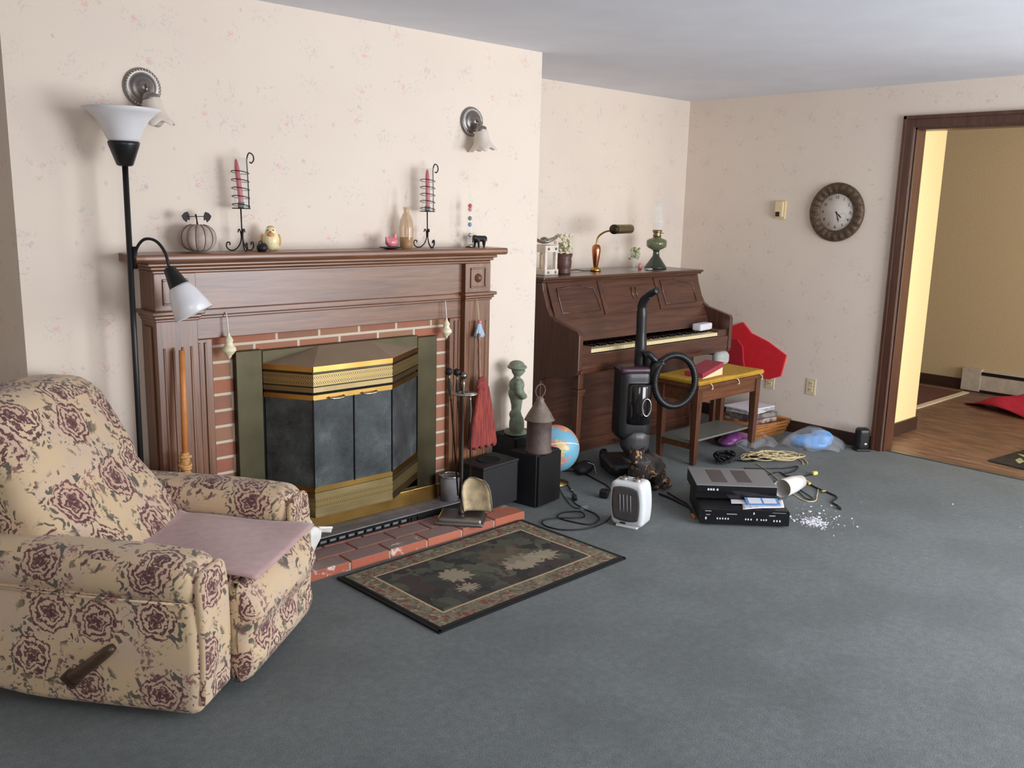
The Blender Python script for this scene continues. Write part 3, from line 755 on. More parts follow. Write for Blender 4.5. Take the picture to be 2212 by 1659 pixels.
for sgn in (-1, 1):
    mb = MB(); mb.rbox((0, 0, 0), (.034, .004, .03), .0019, 4, lambda q: (q.x*(1-.5*max(0, -q.z/.015)), q.y, q.z+(-.4*abs(q.x) if q.z < 0 else -.25*abs(q.x))), rot=(0, sgn*.5, .3)); o = mb.build('leaf', M['blackiron'], t); o.location = (sgn*.043-.002, 0, .137)

def candle_stand(loc, rz, label):
    t = thing('candle_holder', label, 'candle holder', loc, rz, 'wrought iron candle holders on the mantel')
    mb = MB()
    for k in range(3):
        a = 2*PI*k/3+.35; c, s = math.cos(a), math.sin(a)
        pts = [(.016, .075), (.012, .088), (.006, .078), (.004, .05), (.012, .025), (.03, .006), (.05, .004), (.063, .018), (.06, .034), (.05, .034), (.05, .024)]
        mb.tube(smooth_path([(r*c, r*s, z) for r, z in pts], 4), .0026, 8)
    mb.build('scroll_feet', M['blackiron'], t)
    mb = MB(); mb.tube([(0, 0, .05), (-.002, 0, .17)], .003, 8); mb.build('stem', M['blackiron'], t)
    mb = MB(); mb.lathe([(.036, 0), (.036, .004), (.0001, .004)], 24, (0, 0, .168))
    mb.tube(smooth_path([(.034, 0, .17), (.033, 0, .24), (.031, 0, .32), (.03, 0, .36), (.04, 0, .386), (.056, 0, .38), (.06, 0, .362), (.05, 0, .348), (.042, 0, .352)], 5), .0028, 8)
    for k in range(5):
        z = .182+.032*k; mb.tube([(.034*math.cos(2*PI*j/20*.92+.2), .034*math.sin(2*PI*j/20*.92+.2), z+.006*math.cos(2*PI*j/20+2.6)) for j in range(21)], .0017, 6)
    mb.lathe([(.013, .0), (.013, .022), (.011, .022), (.011, .002)], 16, (0, 0, .172)); mb.build('spiral_cage', M['blackiron'], t)
    mb = MB(); mb.lathe([(.029, .173), (.029, .368), (.0275, .368), (.0275, .174)], 32, cap=False); mb.build('glass_sleeve', M['clear'], t)
    return t
candle_stand((1.724, 3.44, ZS), .0, 'left iron candle holder with wire cage next to the pumpkin')
candle_stand((2.66, 3.44, ZS), .0, 'right iron candle holder with wire cage beside the amber bottle')
for x, lab, tilt in ((1.724, 'red taper candle leaning inside the left wire candle holder', -.1), (2.66, 'red taper candle standing inside the right wire candle holder', -.03)):
    mb = MB(); mb.lathe([(.0105, 0), (.0105, .02), (.0095, .15), (.006, .176), (.002, .184), (.0001, .185)], 18)
    o = tag(mb.build('taper_candle', M['red'], loc=(x+.002, 3.44, ZS+.178)), lab, 'candle', 'red candles in the holders'); o.rotation_euler = (0, tilt, 0)

t = thing('bird_figurine', 'cream and ochre ceramic bird figurine on mantel shelf', 'figurine', (1.85, 3.44, ZS), -.5)
blob('body', [('b', (0, 0, .042), (.036, .034, .042)), ('b', (0, -.006, .078), (.023, .022, .021)), ('b', (.018, .014, .03), (.022, .026, .03))], M['birdy'], t, .004)
mb = MB(); mb.ball((0, -.021, .066), (.016, .012, .012), 12); mb.build('breast_patch', M['birdr'], t)
mb = MB(); mb.lathe([(.005, 0), (.0001, .01)], 10, (0, -.027, .077), (PI/2, 0, 0)); mb.build('beak', M['birdo'], t)
for sgn in (-1, 1):
    mb = MB(); mb.ball((sgn*.011, -.025, .084), .0028, 8); mb.build('eye', M['ink'], t)
    mb = MB(); mb.ball((sgn*.032, .012, .042), (.009, .024, .026), 12); mb.build('wing', M['birdo'], t)
mb = MB(); mb.ball((.0, .042, .022), (.016, .018, .009), 10); mb.build('tail', M['birdo'], t)
mb = MB(); mb.ball((0, .0, .094), (.016, .014, .008), 10); mb.build('crown', M['birdo'], t)

t = thing('iron_pot', 'tiny black iron pot with ring handle in front of cream bird', 'ornament', (1.806, 3.425, ZS), .3)
mb = MB(); mb.lathe([(.014, 0), (.021, .006), (.023, .016), (.019, .027), (.012, .031), (.0001, .032)], 20, (0, 0, 0), (0, -.3, 0)); mb.build('pot', M['blackiron'], t)
mb = MB(); mb.tube([(-.013+.009*math.cos(2*PI*k/14), 0, .032+.009*math.sin(2*PI*k/14)) for k in range(14)], .0024, 6, True); mb.build('ring_handle', M['blackiron'], t)

t = thing('pink_bird_dish', 'small pink glazed bird figurine on dark leaf saucer', 'figurine', (2.44, 3.42, ZS), .2)
blob('body', [('b', (0, 0, .03), (.034, .026, .022)), ('c', [(.02, 0, .035), (.024, 0, .058)], [.011, .008]), ('b', (.023, 0, .062), (.011, .01, .011)), ('c', [(-.024, 0, .035), (-.036, 0, .052)], [.013, .005]), ('c', [(-.006, .0, .042), (-.014, 0, .056)], [.01, .004])], M['pink'], t, .0035)
mb = MB(); mb.lathe([(.02, .0), (.05, .006), (.052, .009), (.02, .006), (.0001, .005)], 24, (-.008, 0, 0), None, lambda q, a: (q.x*1.15, q.y*.8, q.z)); mb.build('leaf_saucer', M['blackiron'], t)

t = thing('amber_bottle', 'slim amber and olive glass bottle on mantel shelf', 'bottle', (2.545, 3.45, ZS))
mb = MB(); mb.lathe([(.026, 0), (.03, .008), (.033, .05), (.034, .09), (.03, .125), (.02, .15), (.013, .163), (.013, .178), (.017, .184), (.0125, .188)], 28, cap=False); mb.build('body', M['amber'], t)
mb = MB(); mb.lathe([(.0258, .002), (.0295, .01), (.032, .05), (.0001, .052)], 28); mb.build('olive_base', M['amberlow'], t)
mb = MB(); mb.tube([(-.003, 0, .06), (-.003, 0, .25)], .0022, 6); mb.tube([(.005, 0, .06), (.006, 0, .265)], .0016, 6); mb.build('glass_stick', M['cream'], t)

t = thing('galileo_thermometer', 'clear glass tube thermometer with floating red and blue bulbs', 'thermometer', (2.925, 3.445, ZS))
mb = MB(); mb.lathe([(.02, 0), (.02, .008), (.012, .014), (.0145, .03), (.0145, .225), (.008, .25), (.003, .262), (.0001, .272)], 24); mb.build('glass_tube', M['clear'], t)
mb = MB(); mb.lathe([(.02, 0), (.02, .009), (.0125, .015), (.0001, .016)], 24); mb.build('foot', M['chrome'], t)
for z, m in ((.20, 'red'), (.183, 'pink'), (.14, 'greenlite'), (.11, 'bluecard'), (.06, 'chrome')):
    mb = MB(); mb.ball((0, 0, z), (.010, .010, .011), 10); mb.build('float_bulb', M[m], t)

t = thing('animal_figurine', 'dark carved four-legged animal figurine at right end of mantel shelf', 'figurine', (3.0, 3.45, ZS))
blob('body', [('c', [(-.026, 0, .04), (.026, 0, .042)], [.017, .014]), ('b', (-.038, 0, .046), (.014, .012, .014)), ('c', [(-.046, 0, .044), (-.052, 0, .022)], [.007, .003]),
              ('c', [(-.026, .01, .035), (-.03, .01, .002)], [.008, .005]), ('c', [(-.022, -.01, .035), (-.02, -.01, .002)], [.008, .005]), ('c', [(.024, .01, .038), (.03, .01, .002)], [.008, .004]), ('c', [(.02, -.01, .038), (.016, -.01, .002)], [.008, .004]), ('c', [(.036, 0, .046), (.044, 0, .026)], [.004, .002])], M['blackiron'], t, .003, 3)

# ------------------------------------------------------------------ hanging ornaments and brooms
def shell(loc, label, s=1):
    t = thing('shell_ornament', label, 'ornament', loc, 0, 'cream shells hanging from the mantel')
    n = 40; pr = []
    for i in range(n+1):
        u = i/n; z = -.108*s*u
        r = (.004+.012*math.exp(-((u-.26)/.13)**2)+.024*math.exp(-((u-.62)/.2)**2))*s*(1 if u < .9 else (1-u)/.1)
        r *= 1+.03*math.sin(u*50); pr.append((max(r, .0004), z))
    mb = MB(); mb.lathe(pr[::-1], 24); mb.build('shell', M['cream'], t)
    mb = MB(); mb.tube([(0, 0, -.002), (-.002, .002, .04), (-.004, .006, .082)], .0024, 8); mb.build('cord', M['white'], t)
    return t
shell((1.622, 3.38, .99), 'cream spiral shell hanging at the left of the fireplace opening')
shell((2.733, 3.382, .975), 'cream spiral shell hanging at the right of the fireplace opening', .95)
t = thing('tassel_doll', 'pale blue yarn tassel doll hanging on right mantel post', 'ornament', (2.917, 3.352, .94), 0)
def skirt(q, a): k = max(0, -q.z/.07); s = 1+.12*k*math.cos(9*a); return (q.x*s, q.y*s*.6, q.z+.006*k*math.cos(9*a))
mb = MB(); mb.lathe([(.003, .004), (.011, -.004), (.015, -.02), (.024, -.045), (.03, -.064), (.0001, -.062)], 54, (0, 0, 0), None, skirt); mb.build('skirt', M['blue'], t)
mb = MB(); mb.ball((0, 0, .006), .0105, 12); mb.build('head', M['pink'], t)
mb = MB(); mb.tube([(-.002, .004, .012), (-.003, .01, .07), (-.004, .02, .12)], .0013, 6); mb.tube([(.004, .004, .01), (.003, .01, .06), (-.002, .02, .12)], .001, 6); mb.build('hanging_cord', M['cordc'], t)

t = thing('wall_broom', 'red straw hearth broom hanging on the right mantel post', 'broom', (2.925, 3.325, .316))
mb = MB(); mb.lathe([(.007, 0), (.008, .03), (.0065, .04), (.009, .06), (.0065, .08), (.0085, .13), (.0065, .15), (.009, .19), (.006, .22), (.009, .25), (.0075, .275), (.0001, .278)], 16, (-.012, .012, .30), (0, -.04, 0)); mb.build('handle', M['woodhandle'], t)
def bris(q):
    k = max(0, min(1, (.16-q.z)/.32)); w = .30+.70*k**.8; s = 1+.02*math.sin(q.x*240)
    return (q.x*w*s, q.y*(.55+.45*k), q.z+.008*math.sin(q.x*150)*k)
mb = MB(); mb.rbox((0, 0, .16), (.185, .036, .32), .016, 22, bris); mb.build('bristles', M['redstraw'], t)
mb = MB(); mb.lathe([(.02, 0), (.026, .02), (.022, .045), (.012, .07)], 20, (-.006, .004, .29), None, lambda q, a: (q.x*1.35, q.y*.7, q.z)); mb.build('binding', M['redstraw'], t)

t = thing('corner_broom', 'orange handled broom standing against the left mantel post', 'broom', (1.392, 3.315, 0))
mb = MB(); mb.tube([(.004, 0, .54), (.018, .02, .945)], .0115, 14); mb.build('handle', M['straw'], t)
mb = MB()
for k in range(9):
    z = .45+k*.0105; mb.tube([((.0165+.005*math.sin(k*1.7))*math.cos(2*PI*j/16)+.002, (.0165+.005*math.sin(k*1.7))*math.sin(2*PI*j/16), z+.004*math.cos(2*PI*j/16+k)) for j in range(16)], .0062, 6, True)
mb.tube([(0, 0, .44), (.003, 0, .55)], .016, 12); mb.build('rope_binding', M['rope'], t)
mb = MB(); mb.rbox((0, 0, .2475), (.095, .04, .405), .018, 12, lambda q: (q.x*(.35+.65*(.2-q.z)/.4), q.y, q.z)); mb.build('bristles', M['rope'], t)

def toward(d): return tuple(Vector(d).to_track_quat('Z', 'Y').to_euler())
# ------------------------------------------------------------------ floor lamp
t = thing('floor_lamp', 'black torchiere floor lamp with white bowl and side reading arm', 'lamp', (1.243, 3.365, 0))
mb = MB(); mb.lathe([(.092, 0), (.092, .012), (.08, .022), (.02, .03), (.014, .045), (.0001, .046)], 36); mb.build('base', M['blackpl'], t)
mb = MB(); mb.tube([(0, 0, .03), (.003, 0, .85), (.006, 0, 1.63)], .0105, 12); mb.build('pole', M['blackpl'], t)
mb = MB(); mb.lathe([(.02, 0), (.028, .004), (.052, .072), (.054, .082), (.05, .086)], 32, (.006, 0, 1.617)); mb.build('lamp_cup', M['blackpl'], t)
mb = MB(); mb.lathe([(.048, 0), (.056, .012), (.070, .045), (.089, .078), (.112, .1), (.132, .113), (.1305, .115), (.11, .1025), (.086, .08), (.067, .046), (.053, .014), (.04, .006)], 48, (.006, 0, 1.70)); mb.build('bowl_shade', M['milk'], t)
mb = MB(); mb.tube([(.02, -.006, 1.255), (.02, -.006, 1.335)], .0085, 10)
mb.tube(smooth_path([(.02, -.008, 1.27), (.024, -.014, 1.325), (.042, -.045, 1.362), (.066, -.09, 1.358), (.083, -.125, 1.318), (.089, -.14, 1.262)], 6), .0055, 8); mb.build('gooseneck_arm', M['blackpl'], t)
d = Vector((.34, -.30, -.89)).normalized(); A = Vector((.087, -.138, 1.268))
mb = MB(); mb.lathe([(.012, 0), (.02, .004), (.034, .07), (.036, .076), (.0001, .076)], 28, A, toward(d)); mb.build('reading_lamp_cup', M['blackpl'], t)
mb = MB(); mb.lathe([(.034, 0), (.042, .012), (.052, .035), (.062, .07), (.072, .115), (.07, .116), (.06, .07), (.05, .036), (.04, .014), (.03, .004)], 40, A+d*.072, toward(d)); mb.build('reading_shade', M['milk'], t)

# ------------------------------------------------------------------ fire tools, bucket
HZ = .042
ts = thing('fire_tool_stand', 'pewter fireplace tool stand with tray base on the brick hearth', 'tool stand', (2.64, 3.14, HZ), -.86)
mb = MB(); mb.rbox((0, 0, .018), (.21, .155, .036), .012, 4, lambda q: (q.x*(1-.6*max(0, q.z)), q.y*(1-.6*max(0, q.z)), q.z)); mb.rbox((0, 0, .008), (.225, .17, .016), .006, 3); mb.build('tray_base', M['pewter'], ts)
mb = MB(); mb.lathe([(.014, .03), (.016, .05), (.009, .07), (.0055, .1), (.0055, .58), (.009, .60), (.006, .63), (.011, .66), (.006, .685), (.0001, .687)], 16); mb.build('post', M['steel'], ts)
mb = MB(); mb.ball((0, 0, .70), .0175, 14); mb.build('ball_finial', M['steel'], ts)
mb = MB(); mb.tube([(.062*math.cos(a), .062*math.sin(a)*.6, .615) for a in [2*PI*k/24 for k in range(24)]], .005, 8, True); mb.tube([(-.062, 0, .615), (.062, 0, .615)], .005, 8); mb.build('holder_ring', M['chrome'], ts)
def tool(name, label, top, bottom, knob=True, group=None):
    t = thing(name, label, 'fire tool', bottom, 0, group); v = Vector(top)-Vector(bottom); L = v.length; rt = toward(v)
    mb = MB(); mb.lathe([(.004, 0), (.004, L-.15), (.007, L-.145), (.004, L-.135), (.011, L-.085), (.005, L-.035), (.005, L-.015)], 14, (0, 0, 0), rt); mb.build('rod', M['steel'], t)
    if knob: MB().ball(v, .0175, 14).build('ball_knob', M['blackiron'], t)
    return t, v
tool('fire_poker', 'steel fire poker with ball knob, leftmost on the tool stand', (2.562, 3.15, .768), (2.70, 3.24, .13))
tool('fire_tongs', 'steel fire tool with ball knob hanging behind the stand post', (2.618, 3.16, .757), (2.70, 3.21, .16))
sh, v = tool('fire_shovel', 'fire shovel with sooty round-topped pan leaning on the tool stand', (2.640, 3.09, .67), (2.674, 3.12, .25), False)
mb = MB()
def pan(u, w):
    x = (w-.5)*.135; z = -.15+.155*u
    lim = math.sqrt(max(0, 1-((u-.55)/.45)**2)) if u > .55 else 1
    x *= .3+.7*lim if u > .55 else 1
    y = .03*(2*abs(w-.5))**3*-1
    return (x*.78, -x*.62-.03+u*.03+y, z)
mb.grid(pan, 14, 12, .003); mb.build('pan', M['shovelpan'], sh)
mb = MB(); ed = [pan(0, 0), pan(.3, 0), pan(.6, 0), pan(.8, 0), pan(.92, 0), pan(1, 0.1), pan(1, .5), pan(1, .9), pan(.92, 1), pan(.8, 1), pan(.6, 1), pan(.3, 1), pan(0, 1)]
mb.tube(ed, .004, 6); mb.build('pan_rim', M['panrim'], sh)
t = thing('ash_bucket', 'small grey metal bucket with silver rim behind the tool stand', 'bucket', (2.735, 3.345, .075))
mb = MB(); mb.lathe([(.044, 0), (.05, .125), (.047, .125), (.041, .006), (.0001, .006)], 32); mb.build('body', M['slate'], t)
mb = MB(); mb.tube([(.05*math.cos(a), .05*math.sin(a), .125) for a in [2*PI*k/28 for k in range(28)]], .0045, 8, True); mb.build('rim', M['chrome'], t)

# ------------------------------------------------------------------ speakers, statue, lantern, globe
t = thing('subwoofer', 'low black subwoofer box with round top port beside the hearth', 'speaker', (2.80, 3.17, .042), .1)
mb = MB(); mb.bx(0, .255, 0, .165, 0, .205); mb.build('cabinet', M['blackmat'], t, bevel=.004)
mb = MB(); mb.bx(-.004, .259, -.004, .169, .206, .222); mb.build('top_panel', M['blackmat'], t, bevel=.004)
mb = MB(); mb.lathe([(.062, .001), (.062, .004), (.056, .004), (.05, .0015), (.0001, .001)], 36, (.128, .082, .2215), None, lambda q, a: (q.x, q.y, q.z)); mb.build('port', M['soot'], t)
def speaker(loc, rz, label, h):
    t = thing('speaker', label, 'speaker', loc, rz, 'black speaker cabinets by the chimney')
    mb = MB(); mb.bx(0, .205, .012, .185, 0, h); mb.build('cabinet', M['blackmat'], t, bevel=.004)
    mb = MB(); mb.bx(.006, .199, -.002, .012, .006, h-.006); mb.build('grille_cloth', mat('speaker_cloth', (20, 19, 20), .95, var=.2, scale=300), t, bevel=.003)
speaker((3.128, 3.125, 0), .16, 'front black speaker with rusty lantern on top', .277)
speaker((3.165, 3.333, 0), 0.0, 'rear black speaker carrying the green boy statue', .318)

# statue: boy standing beside a rock
t = thing('boy_statue', 'verdigris garden statue of a boy in a hat standing by a stump', 'statue', (3.235, 3.41, .318), .9)
S = 1.0
blob('figure', [('b', (0, 0, .012), (.062, .05, .014)), ('b', (-.038, 0, .065), (.03, .032, .062)), ('b', (-.034, .006, .115), (.024, .026, .03)), ('c', [(.022, .0, .012), (.026, 0, .08), (.02, 0, .15), (.012, 0, .19)], [.016, .016, .02, .028]),
    ('c', [(-.012, .0, .06), (-.014, .0, .12), (-.008, 0, .19)], [.014, .018, .026]), ('b', (.002, 0, .215), (.040, .034, .045)), ('b', (0, 0, .262), (.042, .032, .04)), ('c', [(0, 0, .29), (0, 0, .315)], [.014, .013]),
    ('b', (.002, -.004, .338), (.027, .027, .032)), ('b', (0, 0, .356), (.046, .042, .014)), ('b', (0, .002, .368), (.032, .032, .022)),
    ('c', [(-.036, 0, .282), (-.056, -.004, .235), (-.034, -.024, .205), (-.006, -.034, .2)], [.016, .014, .012, .010]), ('c', [(.036, 0, .282), (.056, -.002, .24), (.04, -.024, .21), (.01, -.036, .2)], [.016, .014, .012, .010]),
    ('b', (.03, .0, .016), (.02, .028, .014)), ('c', [(.001, -.028, .336), (.001, -.034, .333)], [.005, .003])], M['verdigris'], t, .0042, 3)
t.scale = (1.38, 1.3, 1.02)

t = thing('tin_lantern', 'rusty tin lantern with conical roof on front speaker', 'lantern', (3.192, 3.19, .277))
# placed on the speaker's centre
mb = MB(); mb.lathe([(.068, 0), (.07, .006), (.064, .012), (.064, .165), (.068, .17), (.0001, .17)], 36); mb.build('body', M['rust'], t)
mb = MB(); mb.lathe([(.078, 0), (.074, .006), (.058, .036), (.026, .088), (.02, .1), (.022, .108), (.012, .118), (.0001, .12)], 36, (0, 0, .168)); mb.build('roof', M['tintop'], t)
mb = MB(); mb.tube([(.034*math.cos(a), 0, .318+.034*math.sin(a)) for a in [2*PI*k/28 for k in range(28)]], .0035, 8, True, ); mb.build('ring_handle', M['rust'], t)

t = thing('desk_globe', 'blue and pink desk globe behind the front speaker', 'globe', (3.507, 3.370, 0), 1.3)
mb = MB(); mb.lathe([(.075, 0), (.078, .008), (.03, .02), (.012, .04), (.012, .075), (.0001, .076)], 28); mb.build('stand', M['brassdull'], t)
mb = MB(); mb.ball((0, 0, 0), .130, 32); o = mb.build('sphere', M['globe'], t); o.location = (0, 0, .202); o.rotation_euler = (.1, .35, 0)

# ------------------------------------------------------------------ piano
PX0, PX1, PYB = 3.735, 5.255, 4.13
pn = thing('upright_piano', 'dark mahogany upright piano against the back wall', 'piano', (PX0, 0, 0))
pw = PX1-PX0
side = [(PYB, 0), (PYB, 1.078), (3.745, 1.078), (3.735, 1.03), (3.70, .935), (3.672, .89), (3.628, .866), (3.448, .822), (3.436, .80), (3.436, .60), (3.448, .575), (3.52, .54), (3.70, .525), (3.735, .50), (3.735, 0)]
for x in (0, pw-.035):
    mb = MB(); mb.prism(side, x, x+.035, 'x'); mb.build('side_panel', M['pianoz'], pn, bevel=.004)
mb = MB(); mb.bx(-.012, pw+.012, 3.722, PYB+.01, 1.079, 1.092); mb.bx(-.02, pw+.02, 3.712, PYB+.01, 1.092, 1.108); mb.build('lid', M['piano'], pn, bevel=.006)
# sloping upper panel (a slab between two lines)
def slope(z): return 3.742-(1.075-z)*.40
mb = MB(); zb_, zt_ = .87, 1.078
mb.hull8([(.036, slope(zb_), zb_), (pw-.036, slope(zb_), zb_), (pw-.036, slope(zb_)+.03, zb_), (.036, slope(zb_)+.03, zb_)], [(.036, slope(zt_), zt_), (pw-.036, slope(zt_), zt_), (pw-.036, slope(zt_)+.03, zt_), (.036, slope(zt_)+.03, zt_)])
up = mb.build('upper_panel', M['piano'], pn)
def onp(x, z, d=0): return Vector((x, slope(z)-d, z))
def moulding(poly, par):
    mb = MB(); P = [onp(x, z, .002) for x, z in poly]; mb.tube(P, .0055, 6, True); mb.build('panel_moulding', M['pianoz'], par)
moulding([(.10, .90), (.10, 1.035), (.30, 1.05), (.42, 1.03), (.44, .90)], up)
moulding([(pw-.10, .90), (pw-.10, 1.015), (pw-.16, 1.03), (pw-.28, 1.05), (pw-.44, 1.048), (pw-.44, .90)], up)
for x in (.485, pw-.485):
    mb = MB(); mb.hull8([(x-.02, slope(.872)-.008, .872), (x+.02, slope(.872)-.008, .872), (x+.02, slope(.872), .872), (x-.02, slope(.872), .872)], [(x-.02, slope(1.07)-.008, 1.07), (x+.02, slope(1.07)-.008, 1.07), (x+.02, slope(1.07), 1.07), (x-.02, slope(1.07), 1.07)])
    mb.build('panel_divider', M['pianoz'], up, bevel=.002)
for dx in (-.02, .02):
    mb = MB(); mb.tube([onp(pw/2+.03+dx, .955, .004), onp(pw/2+.03+dx, 1.02, .004)], .003, 6); mb.build('brass_strip', M['brassdull'], up)
mb = MB(); mb.bx(.036, pw-.036, 3.645, 3.70, .862, .872); mb.build('music_shelf', M['piano'], pn, bevel=.003)
mb = MB(); mb.hull8([(.036, 3.60, .735), (pw-.036, 3.60, .735), (pw-.036, 3.62, .735), (.036, 3.62, .735)], [(.036, 3.65, .864), (pw-.036, 3.65, .864), (pw-.036, 3.67, .864), (.036, 3.67, .864)]); mb.build('fallboard', M['piano'], pn)
mb = MB(); mb.bx(.036, pw-.036, 3.447, 3.735, .575, .668); mb.build('keybed', M['piano'], pn, bevel=.004)
mb = MB(); mb.bx(.036, pw-.036, 3.443, 3.459, .60, .685); mb.build('keyslip', M['piano'], pn, bevel=.003)
for a, b in ((.036, .128), (pw-.135, pw-.036)):
    mb = MB(); mb.bx(a, b, 3.455, 3.62, .668, .73); mb.build('cheek_block', M['piano'], pn, bevel=.004)
kx0, kx1 = .128, pw-.135; kw = (kx1-kx0)/52
wk = MB().bx(0, kw-.0012, 0, .15, 0, .022).build('white_key', M['ivory'], pn, bevel=.0012); wk.location = (kx0, 3.4605, .689)
for k in range(1, 52):
    c = wk.copy(); COL.objects.link(c); c.location = (kx0+k*kw, 3.4605, .689)
bk = None
for k in range(51):
    if k % 7 in (1, 4): continue
    if bk is None:
        bk = MB().hull8([(0, 0, 0), (.0115, 0, 0), (.0115, .095, 0), (0, .095, 0)], [(.001, .006, .011), (.0105, .006, .011), (.0105, .095, .011), (.001, .095, .011)]).build('black_key', M['gloss'], pn); c = bk
    else: c = bk.copy(); COL.objects.link(c)
    c.location = (kx0+(k+1)*kw-.0058, 3.513, .712)
for x in (.055, pw-.09):
    mb = MB(); w = .036
    mb.hull8([(x+.006, 3.488, 0), (x+.036, 3.488, 0), (x+.036, 3.518, 0), (x+.006, 3.518, 0)], [(x, 3.48, .44), (x+w+.006, 3.48, .44), (x+w+.006, 3.522, .44), (x, 3.522, .44)])
    mb.bx(x-.006, x+w+.012, 3.474, 3.528, .44, .455); mb.bx(x-.01, x+w+.016, 3.47, 3.532, .455, .478); mb.bx(x, x+w+.006, 3.48, 3.522, .478, .576)
    mb.build('leg', M['benchz'], pn, bevel=.004)
mb = MB(); mb.bx(.036, pw-.036, 3.735, 3.755, .07, .575); mb.build('lower_panel', M['piano'], pn)
mb = MB(); mb.bx(.036, pw-.036, 3.728, 3.77, 0, .075); mb.build('bottom_rail', M['piano'], pn, bevel=.004)
mb = MB(); mb.bx(.036, pw-.036, 4.09, PYB-.002, .05, 1.078); mb.build('back_frame', M['piano'], pn)
for dx in (-.07, 0, .07):
    mb = MB(); mb.rbox((pw/2+dx, 3.69, .035), (.028, .09, .012), .005, 3); mb.build('pedal', M['brassdull'], pn)

# things on the piano
PZ = 1.1085
t = thing('white_box_lantern', 'whitewashed wooden candle lantern at left end of the piano', 'lantern', (3.895, 3.90, PZ), .12)
mb = MB(); mb.bx(-.066, .066, -.066, .066, 0, .034); mb.build('base', M['whitewash'], t, bevel=.003)
for sx in (-1, 1):
    for sy in (-1, 1): mb = MB(); mb.bx(sx*.05-.01, sx*.05+.01, sy*.05-.01, sy*.05+.01, .034, .135); mb.build('corner_post', M['whitewash'], t)
mb = MB(); mb.bx(-.064, .064, -.064, .064, .135, .175); mb.build('top', M['whitewash'], t, bevel=.003)
for x in (-.035, .035):
    for z in (.017, .155): mb = MB(); mb.ball((x, -.066, z), .008, 10); mb.build('rosette', M['pewter'], t)
o = tag(MB().lathe([(.024, 0), (.024, .085), (.02, .088), (.0001, .084)], 24).build('pillar_candle', M['cream'], loc=(3.895, 3.90, PZ+.0345)), 'cream pillar candle inside the white wooden lantern', 'candle')
t = thing('silver_leaf_dish', 'shiny green and silver leaf dish on top of the white lantern', 'dish', (3.905, 3.90, PZ+.176), -.3)
def lfsh(u, w): x = (u-.5)*.16; k = math.sin(PI*min(.999, max(.001, u)))**.7; y = (w-.5)*.09*k; return (x, y, .008+.028*(2*abs(u-.45))**1.5+.015*(2*abs(w-.5))**2)
mb = MB(); mb.grid(lfsh, 14, 8, .003); mb.build('leaf_bowl', M['chrome'], t)
mb = MB(); mb.ball((-.01, -.006, .028), (.026, .022, .02), 14); mb.build('green_ball', M['greenlite'], t)

t = thing('flower_goblet', 'dark red goblet holding pale dried flowers on the piano', 'vase', (4.055, 3.885, PZ))
t.scale = (1.3, 1.3, 1.25)
mb = MB(); mb.lathe([(.034, 0), (.036, .006), (.03, .014), (.036, .03), (.038, .06), (.036, .075), (.043, .098), (.04, .098), (.033, .07), (.0001, .04)], 28); mb.build('cup', M['terracotta'], t)
fm = MB()
for k in range(70):
    a = random.random()*2*PI; z = .10+random.random()*.09; r = (.044-.1*abs(z-.14))*math.sqrt(random.random())
    fm.ball((r*math.cos(a), r*math.sin(a), z), (.009, .007, .005+random.random()*.004), 6, (random.random()*3, random.random()*3, 0))
fm.build('dried_flowers', M['flowers'], t)

t = thing('piano_lamp', 'brass and copper piano lamp with horizontal tube shade', 'lamp', (4.40, 3.93, PZ))
mb = MB(); mb.lathe([(.033, 0), (.035, .006), (.033, .02), (.02, .027), (.0001, .028)], 32); mb.build('base', M['brass'], t)
mb = MB(); mb.lathe([(.013, .026), (.016, .04), (.024, .09), (.0285, .135), (.026, .16), (.014, .172), (.0001, .173)], 28); mb.build('copper_body', M['copper'], t)
mb = MB(); mb.tube(smooth_path([(0, 0, .165), (0, -.002, .19), (.006, -.012, .225), (.03, -.05, .255), (.062, -.095, .262)], 6), .006, 8); mb.build('arm', M['brass'], t)
d = Vector((.98, .14, .01)); A = Vector((.04, -.10, .27))
mb = MB(); mb.lathe([(.0001, 0), (.022, .002), (.026, .012), (.029, .025), (.029, .205), (.026, .211), (.0001, .213)], 28, A, toward(d)); mb.build('tube_shade', M['brassdull'], t)
mb = MB(); mb.lathe([(.029, .0), (.0305, .006), (.0305, .024), (.029, .028)], 28, A, toward(d)); mb.build('end_collar', M['bronze'], t)
mb = MB(); mb.tube(smooth_path([(-.03, .0, .006), (-.08, .03, .004), (-.13, .05, .01), (-.19, .08, .004), (-.2, .19, .003)], 5), .003, 6); mb.build('power_cord', M['cordb'], t)

t = thing('flower_glass', 'small clear stemmed glass with pale dried flowers', 'vase', (4.735, 3.89, PZ))
t.scale = (1.25, 1.25, 1.2)
mb = MB(); mb.lathe([(.026, 0), (.026, .004), (.006, .01), (.005, .035), (.018, .05), (.03, .085), (.032, .1), (.030, .1), (.016, .054), (.0001, .045)], 24); mb.build('glass', M['clear'], t)
fm = MB()
for k in range(44):
    a = random.random()*2*PI; r = .028*math.sqrt(random.random()); fm.ball((r*math.cos(a), r*math.sin(a), .062+random.random()*.06), (.008, .006, .004+random.random()*.003), 6, (random.random()*3, random.random()*3, 0))
fm.build('dried_flowers', M['leaf'], t)
t = thing('trinket_dish', 'tiny white dish beside the flower glass on the piano', 'dish', (4.83, 3.84, PZ))
mb = MB(); mb.lathe([(.012, 0), (.026, .008), (.028, .012), (.012, .006), (.0001, .005)], 24); mb.build('dish', M['whitegloss'], t)
t = thing('pink_candle_stub', 'tiny pink candle stub behind the flower glass', 'candle', (4.835, 3.92, PZ))
mb = MB(); mb.lathe([(.012, 0), (.012, .04), (.0001, .042)], 16); mb.build('stub', M['pink'], t)

